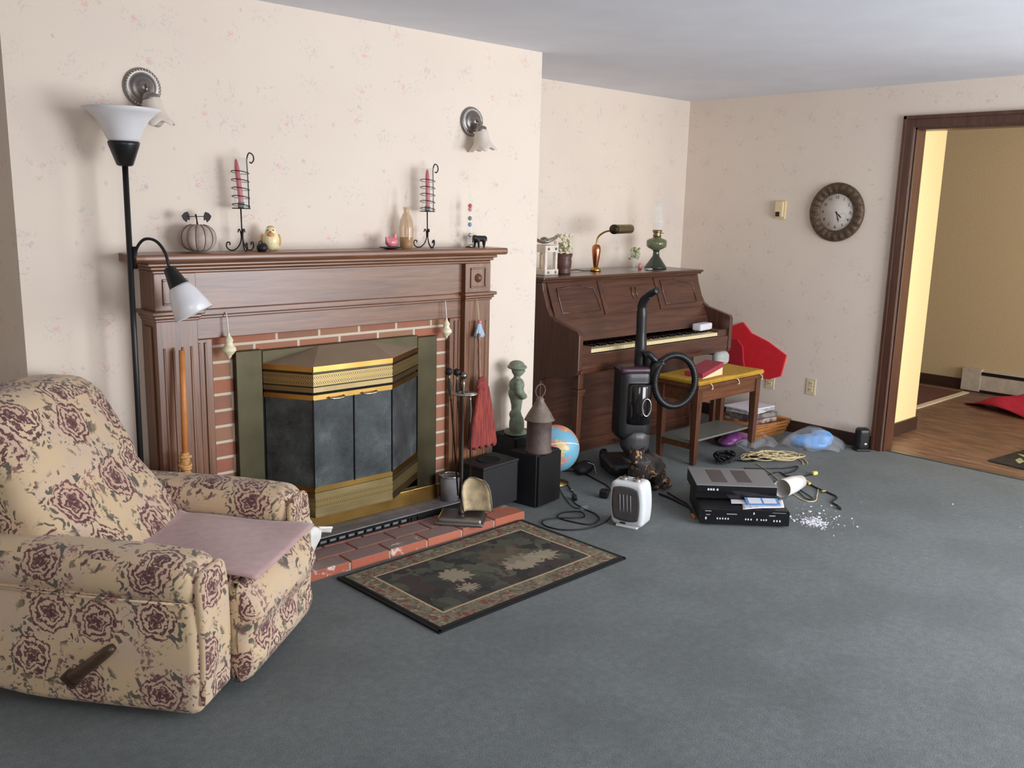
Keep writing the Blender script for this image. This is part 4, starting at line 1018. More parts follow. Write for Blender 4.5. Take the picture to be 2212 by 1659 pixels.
t = thing('oil_lamp', 'green glass oil lamp with clear chimney at right end of the piano', 'oil lamp', (5.015, 3.93, PZ))
t.scale = (1.22, 1.22, 1.0)
mb = MB(); mb.lathe([(.062, 0), (.064, .008), (.058, .02), (.04, .05), (.02, .085), (.017, .11), (.02, .125), (.0001, .126)], 36); mb.build('pedestal', M['greenglass'], t)
mb = MB(); mb.lathe([(.02, .124), (.048, .142), (.056, .152), (.057, .188), (.05, .198), (.026, .208), (.02, .218), (.0001, .22)], 36); mb.build('font', M['greenlite'], t)
mb = MB(); mb.lathe([(.022, .216), (.024, .226), (.019, .236), (.026, .25), (.026, .262), (.0001, .263)], 28); mb.tube([(.02, 0, .24), (.045, -.01, .24)], .003, 6); mb.build('burner', M['brassdull'], t)
mb = MB(); mb.lathe([(.023, .258), (.027, .28), (.037, .31), (.037, .33), (.026, .37), (.021, .41), (.0205, .455), (.019, .455), (.0195, .41), (.024, .37), (.035, .33), (.035, .31), (.025, .28), (.021, .258)], 32, cap=False); mb.build('glass_chimney', M['clear'], t)

t = thing('tissue_packet', 'white paper packet lying across the right end of the keys', 'packet', (5.06, 3.545, .7135), .12)
mb = MB(); mb.rbox((0, 0, .034), (.16, .07, .046), .012, 4); mb.build('packet', M['paperw'], t)

# ------------------------------------------------------------------ piano bench and what lies on it
t = thing('piano_bench', 'walnut piano bench with lower shelf standing in front of the piano', 'bench', (4.39, 3.07, 0), 0)
BW, BD = .70, .325
mb = MB(); mb.bx(0, BW, 0, BD, .47, .492); mb.build('seat_board', M['bench'], t, bevel=.004)
mb = MB(); mb.bx(.035, BW-.035, .022, .04, .385, .47); mb.build('front_apron', M['bench'], t, bevel=.002)
mb = MB(); mb.bx(.035, BW-.035, BD-.04, BD-.022, .385, .47); mb.build('rear_apron', M['bench'], t, bevel=.002)
for x in (.022, BW-.04): mb = MB(); mb.bx(x, x+.018, .035, BD-.035, .385, .47); mb.build('side_apron', M['bench'], t, bevel=.002)
for x in (.012, BW-.06):
    for y in (.012, BD-.06):
        mb = MB(); mb.bx(x, x+.048, y, y+.048, .36, .47); mb.hull8([(x+.008, y+.008, 0), (x+.04, y+.008, 0), (x+.04, y+.04, 0), (x+.008, y+.04, 0)], [(x, y, .36), (x+.048, y, .36), (x+.048, y+.048, .36), (x, y+.048, .36)])
        mb.build('leg', M['benchz'], t, bevel=.003)
for x in (.024, BW-.044): mb = MB(); mb.bx(x, x+.02, .05, BD-.05, .095, .13); mb.build('stretcher', M['bench'], t)
mb = MB(); mb.bx(.02, BW-.02, .055, BD-.03, .13, .142); mb.build('lower_shelf', M['glasspane'], t, bevel=.002)
t = thing('seat_pad', 'flat mustard yellow seat pad with cord ties on the piano bench', 'cushion', (4.39+.35, 3.07+.1625, .4925))
mb = MB(); mb.rbox((0, 0, .015), (.705, .33, .029), .013, 10, lambda q: (q.x, q.y, q.z+(.003*math.sin(q.x*17)*math.cos(q.y*21) if q.z > 0 else 0))); mb.build('pad', M['mustard'], t)
for x in (-.24, .04, .30):
    mb = MB(); mb.tube(smooth_path([(x, -.162, .006), (x+.006, -.172, -.002), (x+.018, -.172, -.022), (x+.006, -.173, -.03)], 4), .0035, 6); mb.build('cord_tie', M['cordc'], t)
t = thing('maroon_book', 'maroon hardback with cream pages lying open-wedged on the seat pad', 'book', (4.60, 3.16, .5225), .07)
t.scale = (.86, .86, .9)
mb = MB(); mb.hull8([(-.15, -.05, 0), (.115, -.05, 0), (.115, .09, 0), (-.15, .09, 0)], [(-.15, -.05, .004), (.115, -.05, .052), (.115, .09, .052), (-.15, .09, .004)]); mb.build('page_block', M['pages'], t)
mb = MB(); mb.hull8([(-.155, -.054, .006), (.118, -.054, .055), (.118, .094, .055), (-.155, .094, .006)], [(-.155, -.054, .038), (.118, -.054, .088), (.118, .094, .088), (-.155, .094, .038)]); mb.build('cover', M['booked'], t, bevel=.003)
t = thing('grey_pouch', 'pale grey rounded cloth pouch at rear corner of the bench', 'pouch', (4.99, 3.335, .5225), .1)
mb = MB(); mb.rbox((0, 0, .045), (.14, .07, .09), .034, 6); mb.build('pouch', M['greycloth'], t)

# red gift bag leaning by the wall, on the magazine basket
t = thing('red_bag', 'large red felt bag leaning between piano and right wall', 'bag', (5.49, 3.42, .30), 0)
mb = MB()
poly = [(3.245, .395), (3.215, .545), (3.36, .62), (3.50, .665), (3.575, .735), (3.66, .70), (3.72, .655), (3.74, .58), (3.70, .42), (3.50, .36), (3.33, .36)]
def rb(q): return (q[0]*1.0125-3.42, 1.515-(1.515-q[1])*1.0125-.30)
mb.prism([rb(p) for p in poly], .172, .1885, 'x'); mb.build('back_panel', M['redfelt'], t, bevel=.004)
mb = MB(); mb.prism([rb(p) for p in [(3.42, .36), (3.46, .48), (3.475, .585), (3.52, .63), (3.66, .64), (3.70, .60), (3.70, .42), (3.58, .34)]], .03, .048, 'x'); mb.build('front_panel', M['redfelt2'], t, bevel=.004)
mb = MB(); mb.hull8([(.03, .05, .065), (.18, .05, .065), (.18, .27, .065), (.03, .27, .065)], [(.03, .05, .078), (.18, .05, .078), (.18, .27, .078), (.03, .27, .078)]); mb.build('gusset', M['redfelt2'], t, bevel=.003)
t_basket = thing('wicker_basket', 'flat wicker basket full of magazines under the red bag', 'basket', (5.445, 3.37, 0), -.06)
mb = MB()
W2, D2 = .165, .17
def ringpts(k, z): s = 1+.16*z/.1; return [(x*s, y*s, z) for x, y in ((-W2, -D2), (W2, -D2), (W2, D2), (-W2, D2))]
mb.hull8([(-W2, -D2, 0), (W2, -D2, 0), (W2, D2, 0), (-W2, D2, 0)], [(-W2, -D2, .012), (W2, -D2, .012), (W2, D2, .012), (-W2, D2, .012)])
for a, b in ((0, 1), (1, 2), (2, 3), (3, 0)):
    p0, p1 = ringpts(0, 0), ringpts(0, .1); n0 = Vector((0, 0, 0))
    i0 = [(p[0]*.95, p[1]*.94, .01) for p in p0]; i1 = [(p[0]*.95, p[1]*.94, .1) for p in p1]
    mb.hull8([p0[a], p0[b], i0[b], i0[a]], [p1[a], p1[b], i1[b], i1[a]])
mb.build('tray', M['wicker'], t_basket)
mb = MB()
for z in (.03, .055, .08, .1):
    p = ringpts(0, z); mb.tube([Vector(q) for q in p], .009, 8, True)
mb.build('woven_rim', M['wicker'], t_basket)
mlab = ['bottom magazine with cream cover in the wicker basket', 'grey-green magazine second from the bottom in the basket', 'reddish magazine in the middle of the basket pile', 'dark grey magazine second from the top of the pile', 'pale magazine tilted across the top of the basket pile', 'white magazine jutting out toward the bench leg']
for i, lab in enumerate(mlab):
    th = .032 if i < 5 else .012
    z = .014+i*.034
    o = MB().bx(-.15, .15, -.105, .105, 0, th-.002).build('magazine', magazine_mat(i), bevel=.002)
    o.location = (5.445+.010*math.sin(i*2.1), 3.37+.012*math.cos(i*1.3), z); o.rotation_euler = (0, 0, -.06+.13*math.sin(i*1.9))
    if i == 5: o.data.materials[0] = M['paperw']; o.location = (5.41, 3.36, z)
    tag(o, lab, 'magazine', 'magazines in the wicker basket')

t = thing('purple_bag', 'purple and clear plastic bag slumped under the bench', 'bag', (5.065, 3.24, 0), .2)
blob('purple_bundle', [('b', (0, 0, .045), (.13, .07, .045)), ('b', (.07, -.01, .04), (.08, .06, .04)), ('b', (-.09, .01, .03), (.07, .06, .03))], M['purple'], t, .008, 3)
blob('white_label', [('b', (.155, -.02, .05), (.035, .05, .035))], M['paperw'], t, .007, 2)
def film(u, w): x = -.24+.46*u; y = -.12+.05*math.sin(u*7)-.10*w; return (x, y, .012+.018*abs(math.sin(u*13+w*5))+.03*(1-w))
mb = MB(); mb.grid(film, 24, 8, .0015); mb.build('plastic_film', M['filmbag'], t)

t = thing('blue_plastic_bag', 'clear plastic bag with bright blue contents by the baseboard', 'bag', (5.41, 2.87, 0), -.9)
blob('blue_contents', [('b', (0, 0, .042), (.13, .09, .042)), ('b', (.06, .01, .065), (.075, .07, .05)), ('b', (-.085, -.01, .04), (.06, .06, .038)), ('b', (.01, -.06, .03), (.08, .04, .03)), ('c', [(-.1, -.03, .06), (.0, -.05, .075), (.09, -.02, .06)], .014)], M['bluebag'], t, .007, 2)
def film2(u, w): a = 2*PI*u; k = 1-w; r = .17*k+.03; return (r*math.cos(a)*1.05+.02*math.sin(5*a)*k, r*math.sin(a)*.7+.015*math.sin(7*a)*k, .012+.125*w**.7+.012*math.sin(9*a+w*6)*(1-w))
mb = MB(); mb.grid(film2, 40, 8, .0012); mb.build('plastic_film', M['filmbag'], t)

t = thing('satellite_speaker', 'small black satellite speaker on the floor against door trim', 'speaker', (5.60, 2.625, 0), -.7)
mb = MB(); mb.rbox((0, 0, .075), (.085, .075, .15), .024, 6, lambda q: (q.x*(1-.5*max(0, q.z)), q.y, q.z)); mb.build('body', M['blackpl'], t)
mb = MB(); mb.rbox((0, 0, .008), (.095, .09, .016), .007, 4); mb.build('foot', M['blackpl'], t)
mb = MB(); mb.ball((.01, -.036, .045), (.012, .004, .012), 10); mb.build('badge', M['chrome'], t)

# ------------------------------------------------------------------ wall fittings
def outlet(loc, label):
    t = thing('wall_outlet', label, 'outlet', loc, 0, 'outlets on the right wall')
    mb = MB(); mb.bx(-.006, .002, -.035, .035, -.057, .057); mb.build('cover_plate', M['ivorypl'], t, bevel=.003)
    for z in (-.022, .022):
        mb = MB(); mb.rbox((-.0065, 0, z), (.004, .03, .03), .0018, 3); f = mb.build('socket', M['thermo'], t)
        mb = MB(); mb.bx(-.0092, -.0082, -.008, -.005, z-.004, z+.008); mb.bx(-.0092, -.0082, .005, .008, z-.004, z+.008); mb.build('slot', M['ink'], f)
outlet((XW, 3.056, .343), 'ivory wall outlet right of the red bag')
outlet((XW, 3.371, .335), 'ivory wall outlet half hidden below the red bag')
t = thing('thermostat', 'small beige thermostat with dark window on right wall', 'thermostat', (XW, 3.394, 1.526))
mb = MB(); mb.bx(-.012, .002, -.04, .04, -.062, .062); mb.build('back_plate', M['thermo'], t, bevel=.004)
mb = MB(); mb.bx(-.03, -.012, -.03, .034, -.05, .055); mb.build('cover', M['thermo'], t, bevel=.006)
mb = MB(); mb.bx(-.032, -.029, -.008, .022, -.046, -.014); mb.build('display', M['ink'], t)

t = thing('wall_clock', 'round wall clock with wide carved bronze rim and cream dial', 'clock', (XW, 2.982, 1.518))
def carve(q, a): k = math.sin(22*a)*.006*math.sin(max(0, min(1, (math.hypot(q.x, q.y)-.12)/.07))*PI); return (q.x*(1+k*.4), q.y*(1+k*.4), q.z+k)
mb = MB(); mb.lathe([(.188, 0), (.190, .012), (.180, .026), (.160, .034), (.138, .028), (.126, .018), (.119, .014), (.119, .006), (.118, 0)], 132, (0, 0, 0), (0, -PI/2, 0), carve); mb.build('carved_rim', M['clockrim'], t)
mb = MB(); mb.lathe([(.121, .004), (.121, .010), (.0001, .0101)], 64, (0, 0, 0), (0, -PI/2, 0)); dl = mb.build('dial', M['dial'], t)
def text_mesh(name, items, m, parent):
    mb = MB(); dg = None
    for s_, size, M4 in items:
        cu = bpy.data.curves.new('txt', 'FONT'); cu.body = s_; cu.size = size; cu.align_x = 'CENTER'; cu.align_y = 'CENTER'; cu.extrude = .0004
        ob = bpy.data.objects.new('txt', cu); COL.objects.link(ob); bpy.context.view_layer.update()
        me = bpy.data.meshes.new_from_object(ob.evaluated_get(bpy.context.evaluated_depsgraph_get()))
        mb.add([M4 @ v.co for v in me.vertices], [tuple(p.vertices) for p in me.polygons], False)
        bpy.data.objects.remove(ob); bpy.data.curves.remove(cu); bpy.data.meshes.remove(me)
    return mb.build(name, m, parent)
# dial plane: viewer looks along +x, so text right is -y
fr = Matrix(((0, 0, -1, 0), (-1, 0, 0, 0), (0, 1, 0, 0), (0, 0, 0, 1)))
its = []
for h in range(1, 13):
    a = PI/2-2*PI*h/12; its.append((str(h), .026, Matrix.Translation((-.0108, -.095*math.cos(a), .095*math.sin(a))) @ fr))
text_mesh('numerals', its, M['ink'], dl)
mb = MB()
for cy, cz in ((.042, -.038), (-.046, -.03)): mb.tube([(-.0105, cy+.026*math.cos(a), cz+.026*math.sin(a)) for a in [2*PI*k/28 for k in range(28)]], .0008, 4, True)
mb.build('small_dials', M['greycloth'], dl)
def hand(name, ang, L, w):
    y, z = -math.sin(ang), math.cos(ang)
    mb = MB(); px_, pz_ = z, -y
    mb.add([(-.013, -px_*w*.4, -pz_*w*.4), (-.013, y*L*.7-px_*w, z*L*.7-pz_*w), (-.013, y*L, z*L), (-.013, y*L*.7+px_*w, z*L*.7+pz_*w), (-.013, px_*w*.4, pz_*w*.4),
            (-.0118, -px_*w*.4, -pz_*w*.4), (-.0118, y*L*.7-px_*w, z*L*.7-pz_*w), (-.0118, y*L, z*L), (-.0118, y*L*.7+px_*w, z*L*.7+pz_*w), (-.0118, px_*w*.4, pz_*w*.4)],
           [(0, 1, 2, 3, 4), (9, 8, 7, 6, 5), (0, 5, 6, 1), (1, 6, 7, 2), (2, 7, 8, 3), (3, 8, 9, 4), (4, 9, 5, 0)], False)
    mb.ball((-.0125, 0, 0), (.002, .006, .006), 10); return mb.build(name, M['ink'], dl)
hand('hour_hand', math.radians(133), .055, .004); hand('minute_hand', math.radians(160), .07, .0035)

# ------------------------------------------------------------------ vacuum cleaner
VX, VY = 4.02, 3.25
vc = thing('upright_vacuum', 'black upright vacuum cleaner with looped hose in front of the piano', 'vacuum cleaner', (VX, VY, 0), -.55)
# local -y faces the viewer
def vhead(q): return (q.x, q.y, q.z*(1-.25*max(0, -q.y/.15)))
mb = MB(); mb.rbox((0, -.02, .055), (.33, .28, .085), .035, 8, vhead); mb.build('floor_head', M['vac'], vc)
for sx in (-1, 1): mb = MB(); mb.lathe([(.05, -.014), (.055, -.01), (.055, .01), (.05, .014)], 24, (sx*.13, .12, .055), (0, PI/2, 0)); mb.build('wheel', M['blackpl'], vc)
mb = MB(); mb.rbox((.02, .02, .19), (.17, .15, .18), .07, 6); mb.build('motor_housing', M['stripe'], vc)
mb = MB(); mb.rbox((0, .04, .41), (.205, .17, .43), .05, 8, lambda q: (q.x*(1-.08*q.z), q.y, q.z)); mb.build('body', M['vac'], vc)
mb = MB(); mb.lathe([(.072, 0), (.076, .01), (.076, .22), (.07, .235), (.0001, .236)], 32, (.015, -.02, .30)); mb.build('dust_cup', M['gloss'], vc)
mb = MB(); mb.tube([(.04+.026*math.cos(a), -.098, .405+.05*math.sin(a)*(1)) if abs(math.sin(a)) < 2 else None for a in [2*PI*k/32 for k in range(32)]], .0055, 8, True)
mb.build('oval_badge', M['chrome'], vc)
mb = MB(); mb.rbox((-.01, .03, .605), (.19, .15, .05), .022, 6); mb.build('top_cap', M['burgundy'], vc)
mb = MB(); mb.tube(smooth_path([(.045, .06, .56), (.043, .06, .75), (.038, .055, .93), (.036, .05, .975), (.046, .02, 1.02), (.066, -.03, 1.055), (.08, -.06, 1.068)], 5), [.034]*6+[.03]*5+[.026]*5+[.025]*5+[.023]*5+[.022]*4+[.018], 14); mb.build('handle', M['vac'], vc)
mb = MB(); mb.rbox((.056, -.01, 1.03), (.02, .02, .03), .008, 3); mb.build('release_button', M['chrome'], vc)
hp = []
for k in range(60):
    a = PI*.78+k/59*(-2*PI*1.02); hp.append((.225+.125*math.cos(a), -.02-.03*k/59, .545+.148*math.sin(a)))
hp = [(.05, .0, .69), (.075, -.01, .695)]+hp+[(.09, -.04, .62), (.085, .0, .50)]
hp = smooth_path(hp, 4); mb = MB(); mb.tube(hp, [.0195+.0022*math.sin(i*2.4) for i in range(len(hp))], 12); mb.build('hose', M['blackpl'], vc)
mb = MB(); mb.rbox((.085, .02, .60), (.06, .07, .2), .024, 5); mb.build('hose_port', M['vac'], vc)

# the cat crouching in front of the vacuum
ct = thing('cat', 'tortoiseshell cat crouching on the carpet in front of the vacuum', 'cat', (3.835, 3.005, 0), .10)
ct.scale = (.98, .98, 1.12)
# local x: from hindquarters (+x) to head (-x); -y towards the viewer
blob('body', [
    ('b', (.075, .01, .085), (.082, .072, .082)), ('b', (-.005, .012, .10), (.085, .066, .075)), ('b', (-.062, .0, .10), (.058, .056, .07)),   # haunch, barrel, deep chest
    ('c', [(-.07, 0, .13), (-.10, -.01, .165)], [.046, .036]),                                                                              # neck
    ('b', (-.118, -.018, .178), (.044, .043, .040)), ('b', (-.146, -.034, .166), (.020, .022, .017)), ('b', (-.128, -.03, .160), (.03, .03, .018)),  # skull, muzzle, chin
    ('c', [(-.108, .012, .205), (-.106, .02, .232)], [.017, .003]), ('c', [(-.095, -.036, .206), (-.086, -.05, .232)], [.017, .003]),        # ears
    ('c', [(-.062, -.04, .08), (-.075, -.05, .04), (-.082, -.052, .012)], [.026, .018, .016]), ('b', (-.098, -.058, .012), (.026, .017, .012)),
    ('c', [(-.062, .04, .08), (-.08, .045, .04), (-.092, .045, .012)], [.026, .018, .016]), ('b', (-.11, .042, .012), (.026, .017, .012)),
    ('b', (.075, -.05, .066), (.058, .03, .058)), ('c', [(.10, -.06, .03), (.03, -.07, .012)], [.02, .014]), ('b', (.012, -.072, .012), (.03, .017, .012)),
    ('b', (.08, .06, .066), (.056, .03, .056)), ('c', [(.10, .07, .03), (.03, .078, .012)], [.02, .014]),
    ('c', [(.12, -.03, .04), (.13, -.075, .024), (.09, -.11, .02), (.02, -.115, .018)], [.022, .018, .016, .010])], M['fur'], ct, .0055, 3)
for dx, dy in ((-.150, -.008), (-.128, -.054)):
    mb = MB(); mb.ball((dx, dy, .186), .0065, 10); mb.build('eye', M['eye'], ct)
mb = MB(); mb.ball((-.163, -.046, .170), (.005, .005, .004), 8); mb.build('nose', M['pink'], ct)
mb = MB()
for k in range(4):
    mb.tube([(-.152, -.028, .163), (-.175+.004*k, .012+.01*k, .158+.006*k)], .0004, 4); mb.tube([(-.142, -.048, .163), (-.135+.01*k, -.105, .155+.006*k)], .0004, 4)
mb.build('whiskers', M['greycloth'], ct)

# ------------------------------------------------------------------ fan heater
t = thing('fan_heater', 'white portable fan heater with grey grille and two silver knobs', 'heater', (3.2395, 2.6425, 0), math.radians(-71.6))
heater = t
def ht(q): z = q.z/.115; k = 1-.14*(abs(z)**2.2); return (q.x*k*(1.08), q.y*(1-.06*z*z)-.012*z, q.z)
mb = MB(); mb.rbox((0, .075, .121), (.165, .13, .225), .022, 10, ht); mb.build('shell', M['whitegloss'], t)
mb = MB(); mb.rbox((0, .075, .006), (.11, .10, .012), .004, 3); mb.build('foot', M['whitegloss'], t)
def gr(u, w):
    x = (u-.5); z = (w-.5); k = 1-.13*(abs(2*z)**2.4); hh = 1-.13*(abs(2*x)**2.6)
    return (x*.140*k, .0085-.003-.012*(2*z*.93)*1*.9+.0*x, .126+z*.178*hh)
mb = MB(); mb.grid(lambda u, w: gr(1-u, w), 14, 14, .003); mb.build('grille', M['darkgrey'], t)
mb = MB()
for x in (-.027, -.009, .009, .027): mb.tube([(x, .0035+.006, .078), (x, .0005, .128), (x, -.0062, .175)], .0011, 6)
mb.build('grille_wires', M['paperw'], t)
mb = MB(); mb.rbox((-.015, .017, .026), (.03, .004, .009), .002, 3); mb.build('brand_plate', M['ink'], t)
for x in (-.033, .033):
    mb = MB(); mb.lathe([(.021, 0), (.022, .006), (.02, .014), (.0001, .016)], 24, (x, .055, .231)); mb.bx(x-.003, x+.003, .037, .073, .244, .252); mb.build('knob', M['chrome'], t)

# ------------------------------------------------------------------ two video recorders with papers
VR = math.radians(-45.3)
v1 = thing('video_recorder', 'black DVD and VCR combo deck on the carpet, lower of the stack', 'video recorder', (3.576, 2.443, 0), VR, 'stacked video decks')
mb = MB(); mb.bx(0, .427, .012, .36, .012, .086); mb.build('case', M['blackpl'], v1, bevel=.003)
mb = MB(); mb.bx(-.003, .43, 0, .016, .010, .088); mb.build('front_panel', M['gloss'], v1, bevel=.004)
for x in (.03, .37):
    for y in (.04, .30): mb = MB(); mb.lathe([(.012, 0), (.014, .012), (.0001, .012)], 14, (x+.012, y, 0)); mb.build('foot', M['blackpl'], v1)
mb = MB(); mb.bx(.125, .175, -.0015, 0, .062, .0655); mb.bx(.33, .36, -.0015, 0, .060, .0635); mb.bx(.02, .05, -.0015, 0, .075, .078); mb.bx(.025, .045, -.0015, 0, .056, .059); mb.bx(.345, .41, -.0015, 0, .076, .0775); mb.build('panel_marks', M['greycloth'], v1)
for x, z, w, h in ((.022, .034, .007, .012), (.078, .036, .006, .008), (.091, .036, .006, .008), (.104, .036, .006, .008), (.117, .036, .006, .008), (.13, .036, .006, .008), (.215, .036, .006, .008), (.227, .036, .006, .008), (.241, .036, .006, .008), (.27, .036, .005, .009), (.29, .036, .006, .007), (.302, .036, .006, .007), (.314, .036, .006, .008), (.352, .032, .006, .009), (.366, .032, .006, .009), (.38, .032, .006, .009), (.253, .066, .006, .010)):
    mb = MB(); mb.bx(x, x+w, -.003, 0, z, z+h); mb.build('button', M['paperw'], v1)
v2 = thing('video_recorder', 'silver topped video deck set back on top of the black deck', 'video recorder', (3.675, 2.546, .086), VR, 'stacked video decks')
mb = MB(); mb.bx(0, .40, .006, .31, .008, .074); mb.build('case', M['blackpl'], v2, bevel=.003)
mb = MB(); mb.bx(-.001, .401, .0, .311, .074, .0785); tp = mb.build('silver_top', M['silverpl'], v2, bevel=.0015)
for x0, x1, y0, y1 in ((.085, .165, .05, .27), (.215, .29, .06, .27)): mb = MB(); mb.bx(x0, x1, y0, y1, .0785, .0792); mb.build('dark_panel', M['darkgrey'], tp)
mb = MB(); mb.bx(0, .40, 0, .008, .008, .073); mb.build('front_panel', M['gloss'], v2, bevel=.002)
mb = MB()
for x in (.055, .068, .081, .10): mb.bx(x, x+.009, -.0015, 0, .050, .060)
mb.build('panel_marks', M['paperw'], v2)
for x in (.04, .36):
    for y in (.03, .23): mb = MB(); mb.lathe([(.012, 0), (.013, .008), (.0001, .008)], 14, (x, y, 0)); mb.build('foot', M['blackpl'], v2)
def vrl(u, w): c, s = math.cos(VR), math.sin(VR); return (3.576+u*c-w*s, 2.443+u*s+w*c)
x, y = vrl(0, 0)
t = thing('paper_sheet', 'printed white paper sheet lying on the lower video deck', 'paper', (3.576, 2.443, .089), VR)
def sheet(u, w): return (.20+.215*u+.022*w, -.004+.125*w+.06*u, .0015+.002*math.sin(u*5))
mb = MB(); mb.grid(sheet, 14, 6, .0008); mb.build('sheet', M['paperw'], t)
mb = MB(); mb.bx(.245, .248, .02, .045, .0042, .0046); mb.bx(.275, .279, .028, .045, .0044, .0048); mb.build('print_marks', M['greycloth'], t)
t = thing('letter_sheet', 'second white paper sheet tucked under the upper video deck', 'paper', (3.576, 2.443, .0925), VR)
mb = MB(); mb.prism([(.165, .13), (.41, .128), (.41, .0), (.20, .13)][:0] or [(.16, .075), (.30, .085), (.40, .12), (.40, .141), (.17, .141)], 0, .0008, 'z'); mb.build('sheet', M['paperw'], t)
t = thing('blue_card', 'blue bordered card with two white windows lying on the white papers', 'card', (3.576, 2.443, .0936), VR)
mb = MB(); mb.hull8([(.235, .058, 0), (.40, .075, .001), (.40, .14, .012), (.235, .14, .012)], [(.235, .058, .0012), (.40, .075, .0022), (.40, .14, .0132), (.235, .14, .0132)]); mb.build('card', M['bluecard'], t)
for x0 in (.248, .322):
    mb = MB(); f = lambda x: .012+.0*x
    mb.hull8([(x0, .072+(x0-.24)*.1, .0034), (x0+.064, .072+(x0-.18)*.1, .0036), (x0+.064, .134, .0128), (x0, .134, .0128)], [(x0, .072+(x0-.24)*.1, .0042), (x0+.064, .072+(x0-.18)*.1, .0044), (x0+.064, .134, .0136), (x0, .134, .0136)]); mb.build('white_window', M['paperw'], t)
t = thing('paper_roll', 'rolled white paper cone lying beside the upper video deck', 'paper', (4.28, 2.42, 0))
mb = MB(); mb.lathe([(.05, 0), (.047, .13), (.036, .25), (.034, .25), (.045, .13), (.048, 0)], 24, (0, 0, .052), toward((1, .12, -.06)), cap=False); mb.build('roll', M['white'], t)

# ------------------------------------------------------------------ cords and small floor things
def cord(name, pts, r, m, label, cat, z=None, plugs=(), group=None):
    t = thing(name, label, cat, (pts[0][0], pts[0][1], 0), 0, group); o = Vector((pts[0][0], pts[0][1], 0))
    P = [Vector((p[0], p[1], p[2] if len(p) > 2 else r+.001))-o for p in pts]
    mb = MB(); mb.tube(smooth_path(P, 6), r, 6); mb.build('cable', M[m], t)
    for (x, y, z_, L, rr, mm, rz) in plugs:
        mb = MB(); mb.rbox((0, 0, 0), (L, rr*2, rr*2), rr*.6, 3); q = mb.build('plug', M[mm], t); q.location = (x-o.x, y-o.y, z_); q.rotation_euler = (0, 0, rz)
    return t
P = [Vector((p[0], p[1], p[2] if len(p) > 2 else .0045)) for p in [(3.302, 2.959), (3.292, 2.877), (3.246, 2.808), (3.158, 2.786), (3.120, 2.859), (3.106, 2.939), (3.138, 2.983), (3.203, 2.985), (3.247, 2.931, .009), (3.219, 2.882), (3.155, 2.891, .009), (3.083, 2.949, .009), (3.010, 2.966), (2.975, 2.902), (3.006, 2.812), (3.111, 2.755), (3.23, 2.76), (3.33, 2.80, .01)]]
mb = MB(); mb.tube(smooth_path(P, 6), .0035, 6); pcd = mb.build('power_cord', M['cordb'])
mb = MB(); mb.rbox((3.302, 2.959, .012), (.04, .022, .022), .006, 3); pl = mb.build('plug', M['filmbag'], pcd)
pcd.parent = heater; bpy.context.view_layer.update(); pcd.matrix_parent_inverse = heater.matrix_world.inverted()

cord('adapter_cord', [(3.56, 3.42), (3.565, 3.348), (3.494, 3.238), (3.421, 3.132), (3.342, 3.068), (3.316, 2.994), (3.31, 2.965)], .003, 'cordb', 'thin black cord with adapter block running behind the front speaker', 'cord',
     plugs=((3.38, 3.10, .014, .045, .013, 'blackpl', .9), (3.475, 3.21, .01, .02, .006, 'chrome', .7)))
cord('speaker_wire', [(3.48, 3.312), (3.39, 3.194), (3.29, 3.034), (3.295, 2.985)], .0022, 'cordb', 'thin black wire beside the front speaker base', 'cord')
cord('vacuum_cord', [(3.70, 3.50), (3.758, 3.46), (3.76, 3.36), (3.73, 3.26), (3.69, 3.14), (3.62, 3.05), (3.57, 2.95)], .0038, 'cordb', 'black cord running from behind the globe to the cat', 'cord')
o = tag(MB().rbox((0, 0, .022), (.05, .045, .042), .006, 3).build('power_adapter', M['blackpl'], loc=(3.535, 3.03, 0), rotz=.5), 'black cube power adapter on the carpet left of the heater', 'adapter')
cord('audio_cable', [(3.80, 2.87), (3.79, 2.794), (3.762, 2.70), (3.735, 2.62), (3.66, 2.55)], .006, 'cordb', 'thick black audio cable with orange plug beside the video decks', 'cable', plugs=((3.645, 2.535, .008, .05, .006, 'orange', .85),))
cord('antenna_cable', [(3.86, 2.86), (3.82, 2.77), (3.78, 2.67), (3.70, 2.585)], .0045, 'cordb', 'second black cable running parallel to the audio cable', 'cable')
cord('video_cable', [(4.60, 2.86), (4.784, 2.713), (4.90, 2.679), (4.787, 2.637), (4.671, 2.645), (4.693, 2.568), (4.81, 2.532)], .0035, 'cordb', 'black video cable with pale yellow plug behind the paper roll', 'cable', plugs=((4.825, 2.525, .012, .035, .011, 'yellow', -.3),))
cord('looped_cable', [(4.45, 2.68), (4.692, 2.688), (4.619, 2.570), (4.500, 2.443), (4.401, 2.303), (4.371, 2.325), (4.512, 2.487), (4.557, 2.563), (4.45, 2.62)], .003, 'cordb', 'doubled thin black cable looping right of the paper roll', 'cable')
cord('plug_cable', [(4.62, 2.44), (4.583, 2.376), (4.555, 2.292), (4.515, 2.222), (4.42, 2.20), (4.385, 2.15), (4.351, 2.125)], .0045, 'cordb', 'black cable with yellow plug end, rightmost on the carpet', 'cable', plugs=((4.625, 2.455, .01, .05, .008, 'yellow', .9), (4.35, 2.12, .008, .03, .006, 'blackpl', .8), (4.55, 2.32, .008, .03, .008, 'brassdull', -.5)))
cord('phone_cord', [(4.761, 2.883), (4.665, 2.734), (4.536, 2.579), (4.42, 2.47), (4.380, 2.40), (4.327, 2.303), (4.37, 2.27), (4.466, 2.312), (4.589, 2.371)], .0026, 'cordc', 'thin cream cord curving round the right of the video decks', 'cord')
t = thing('cream_cord_coil', 'tangled coil of cream cord on the carpet behind the decks', 'cord', (4.92, 2.86, 0), -.7)
mb = MB(); pts = []
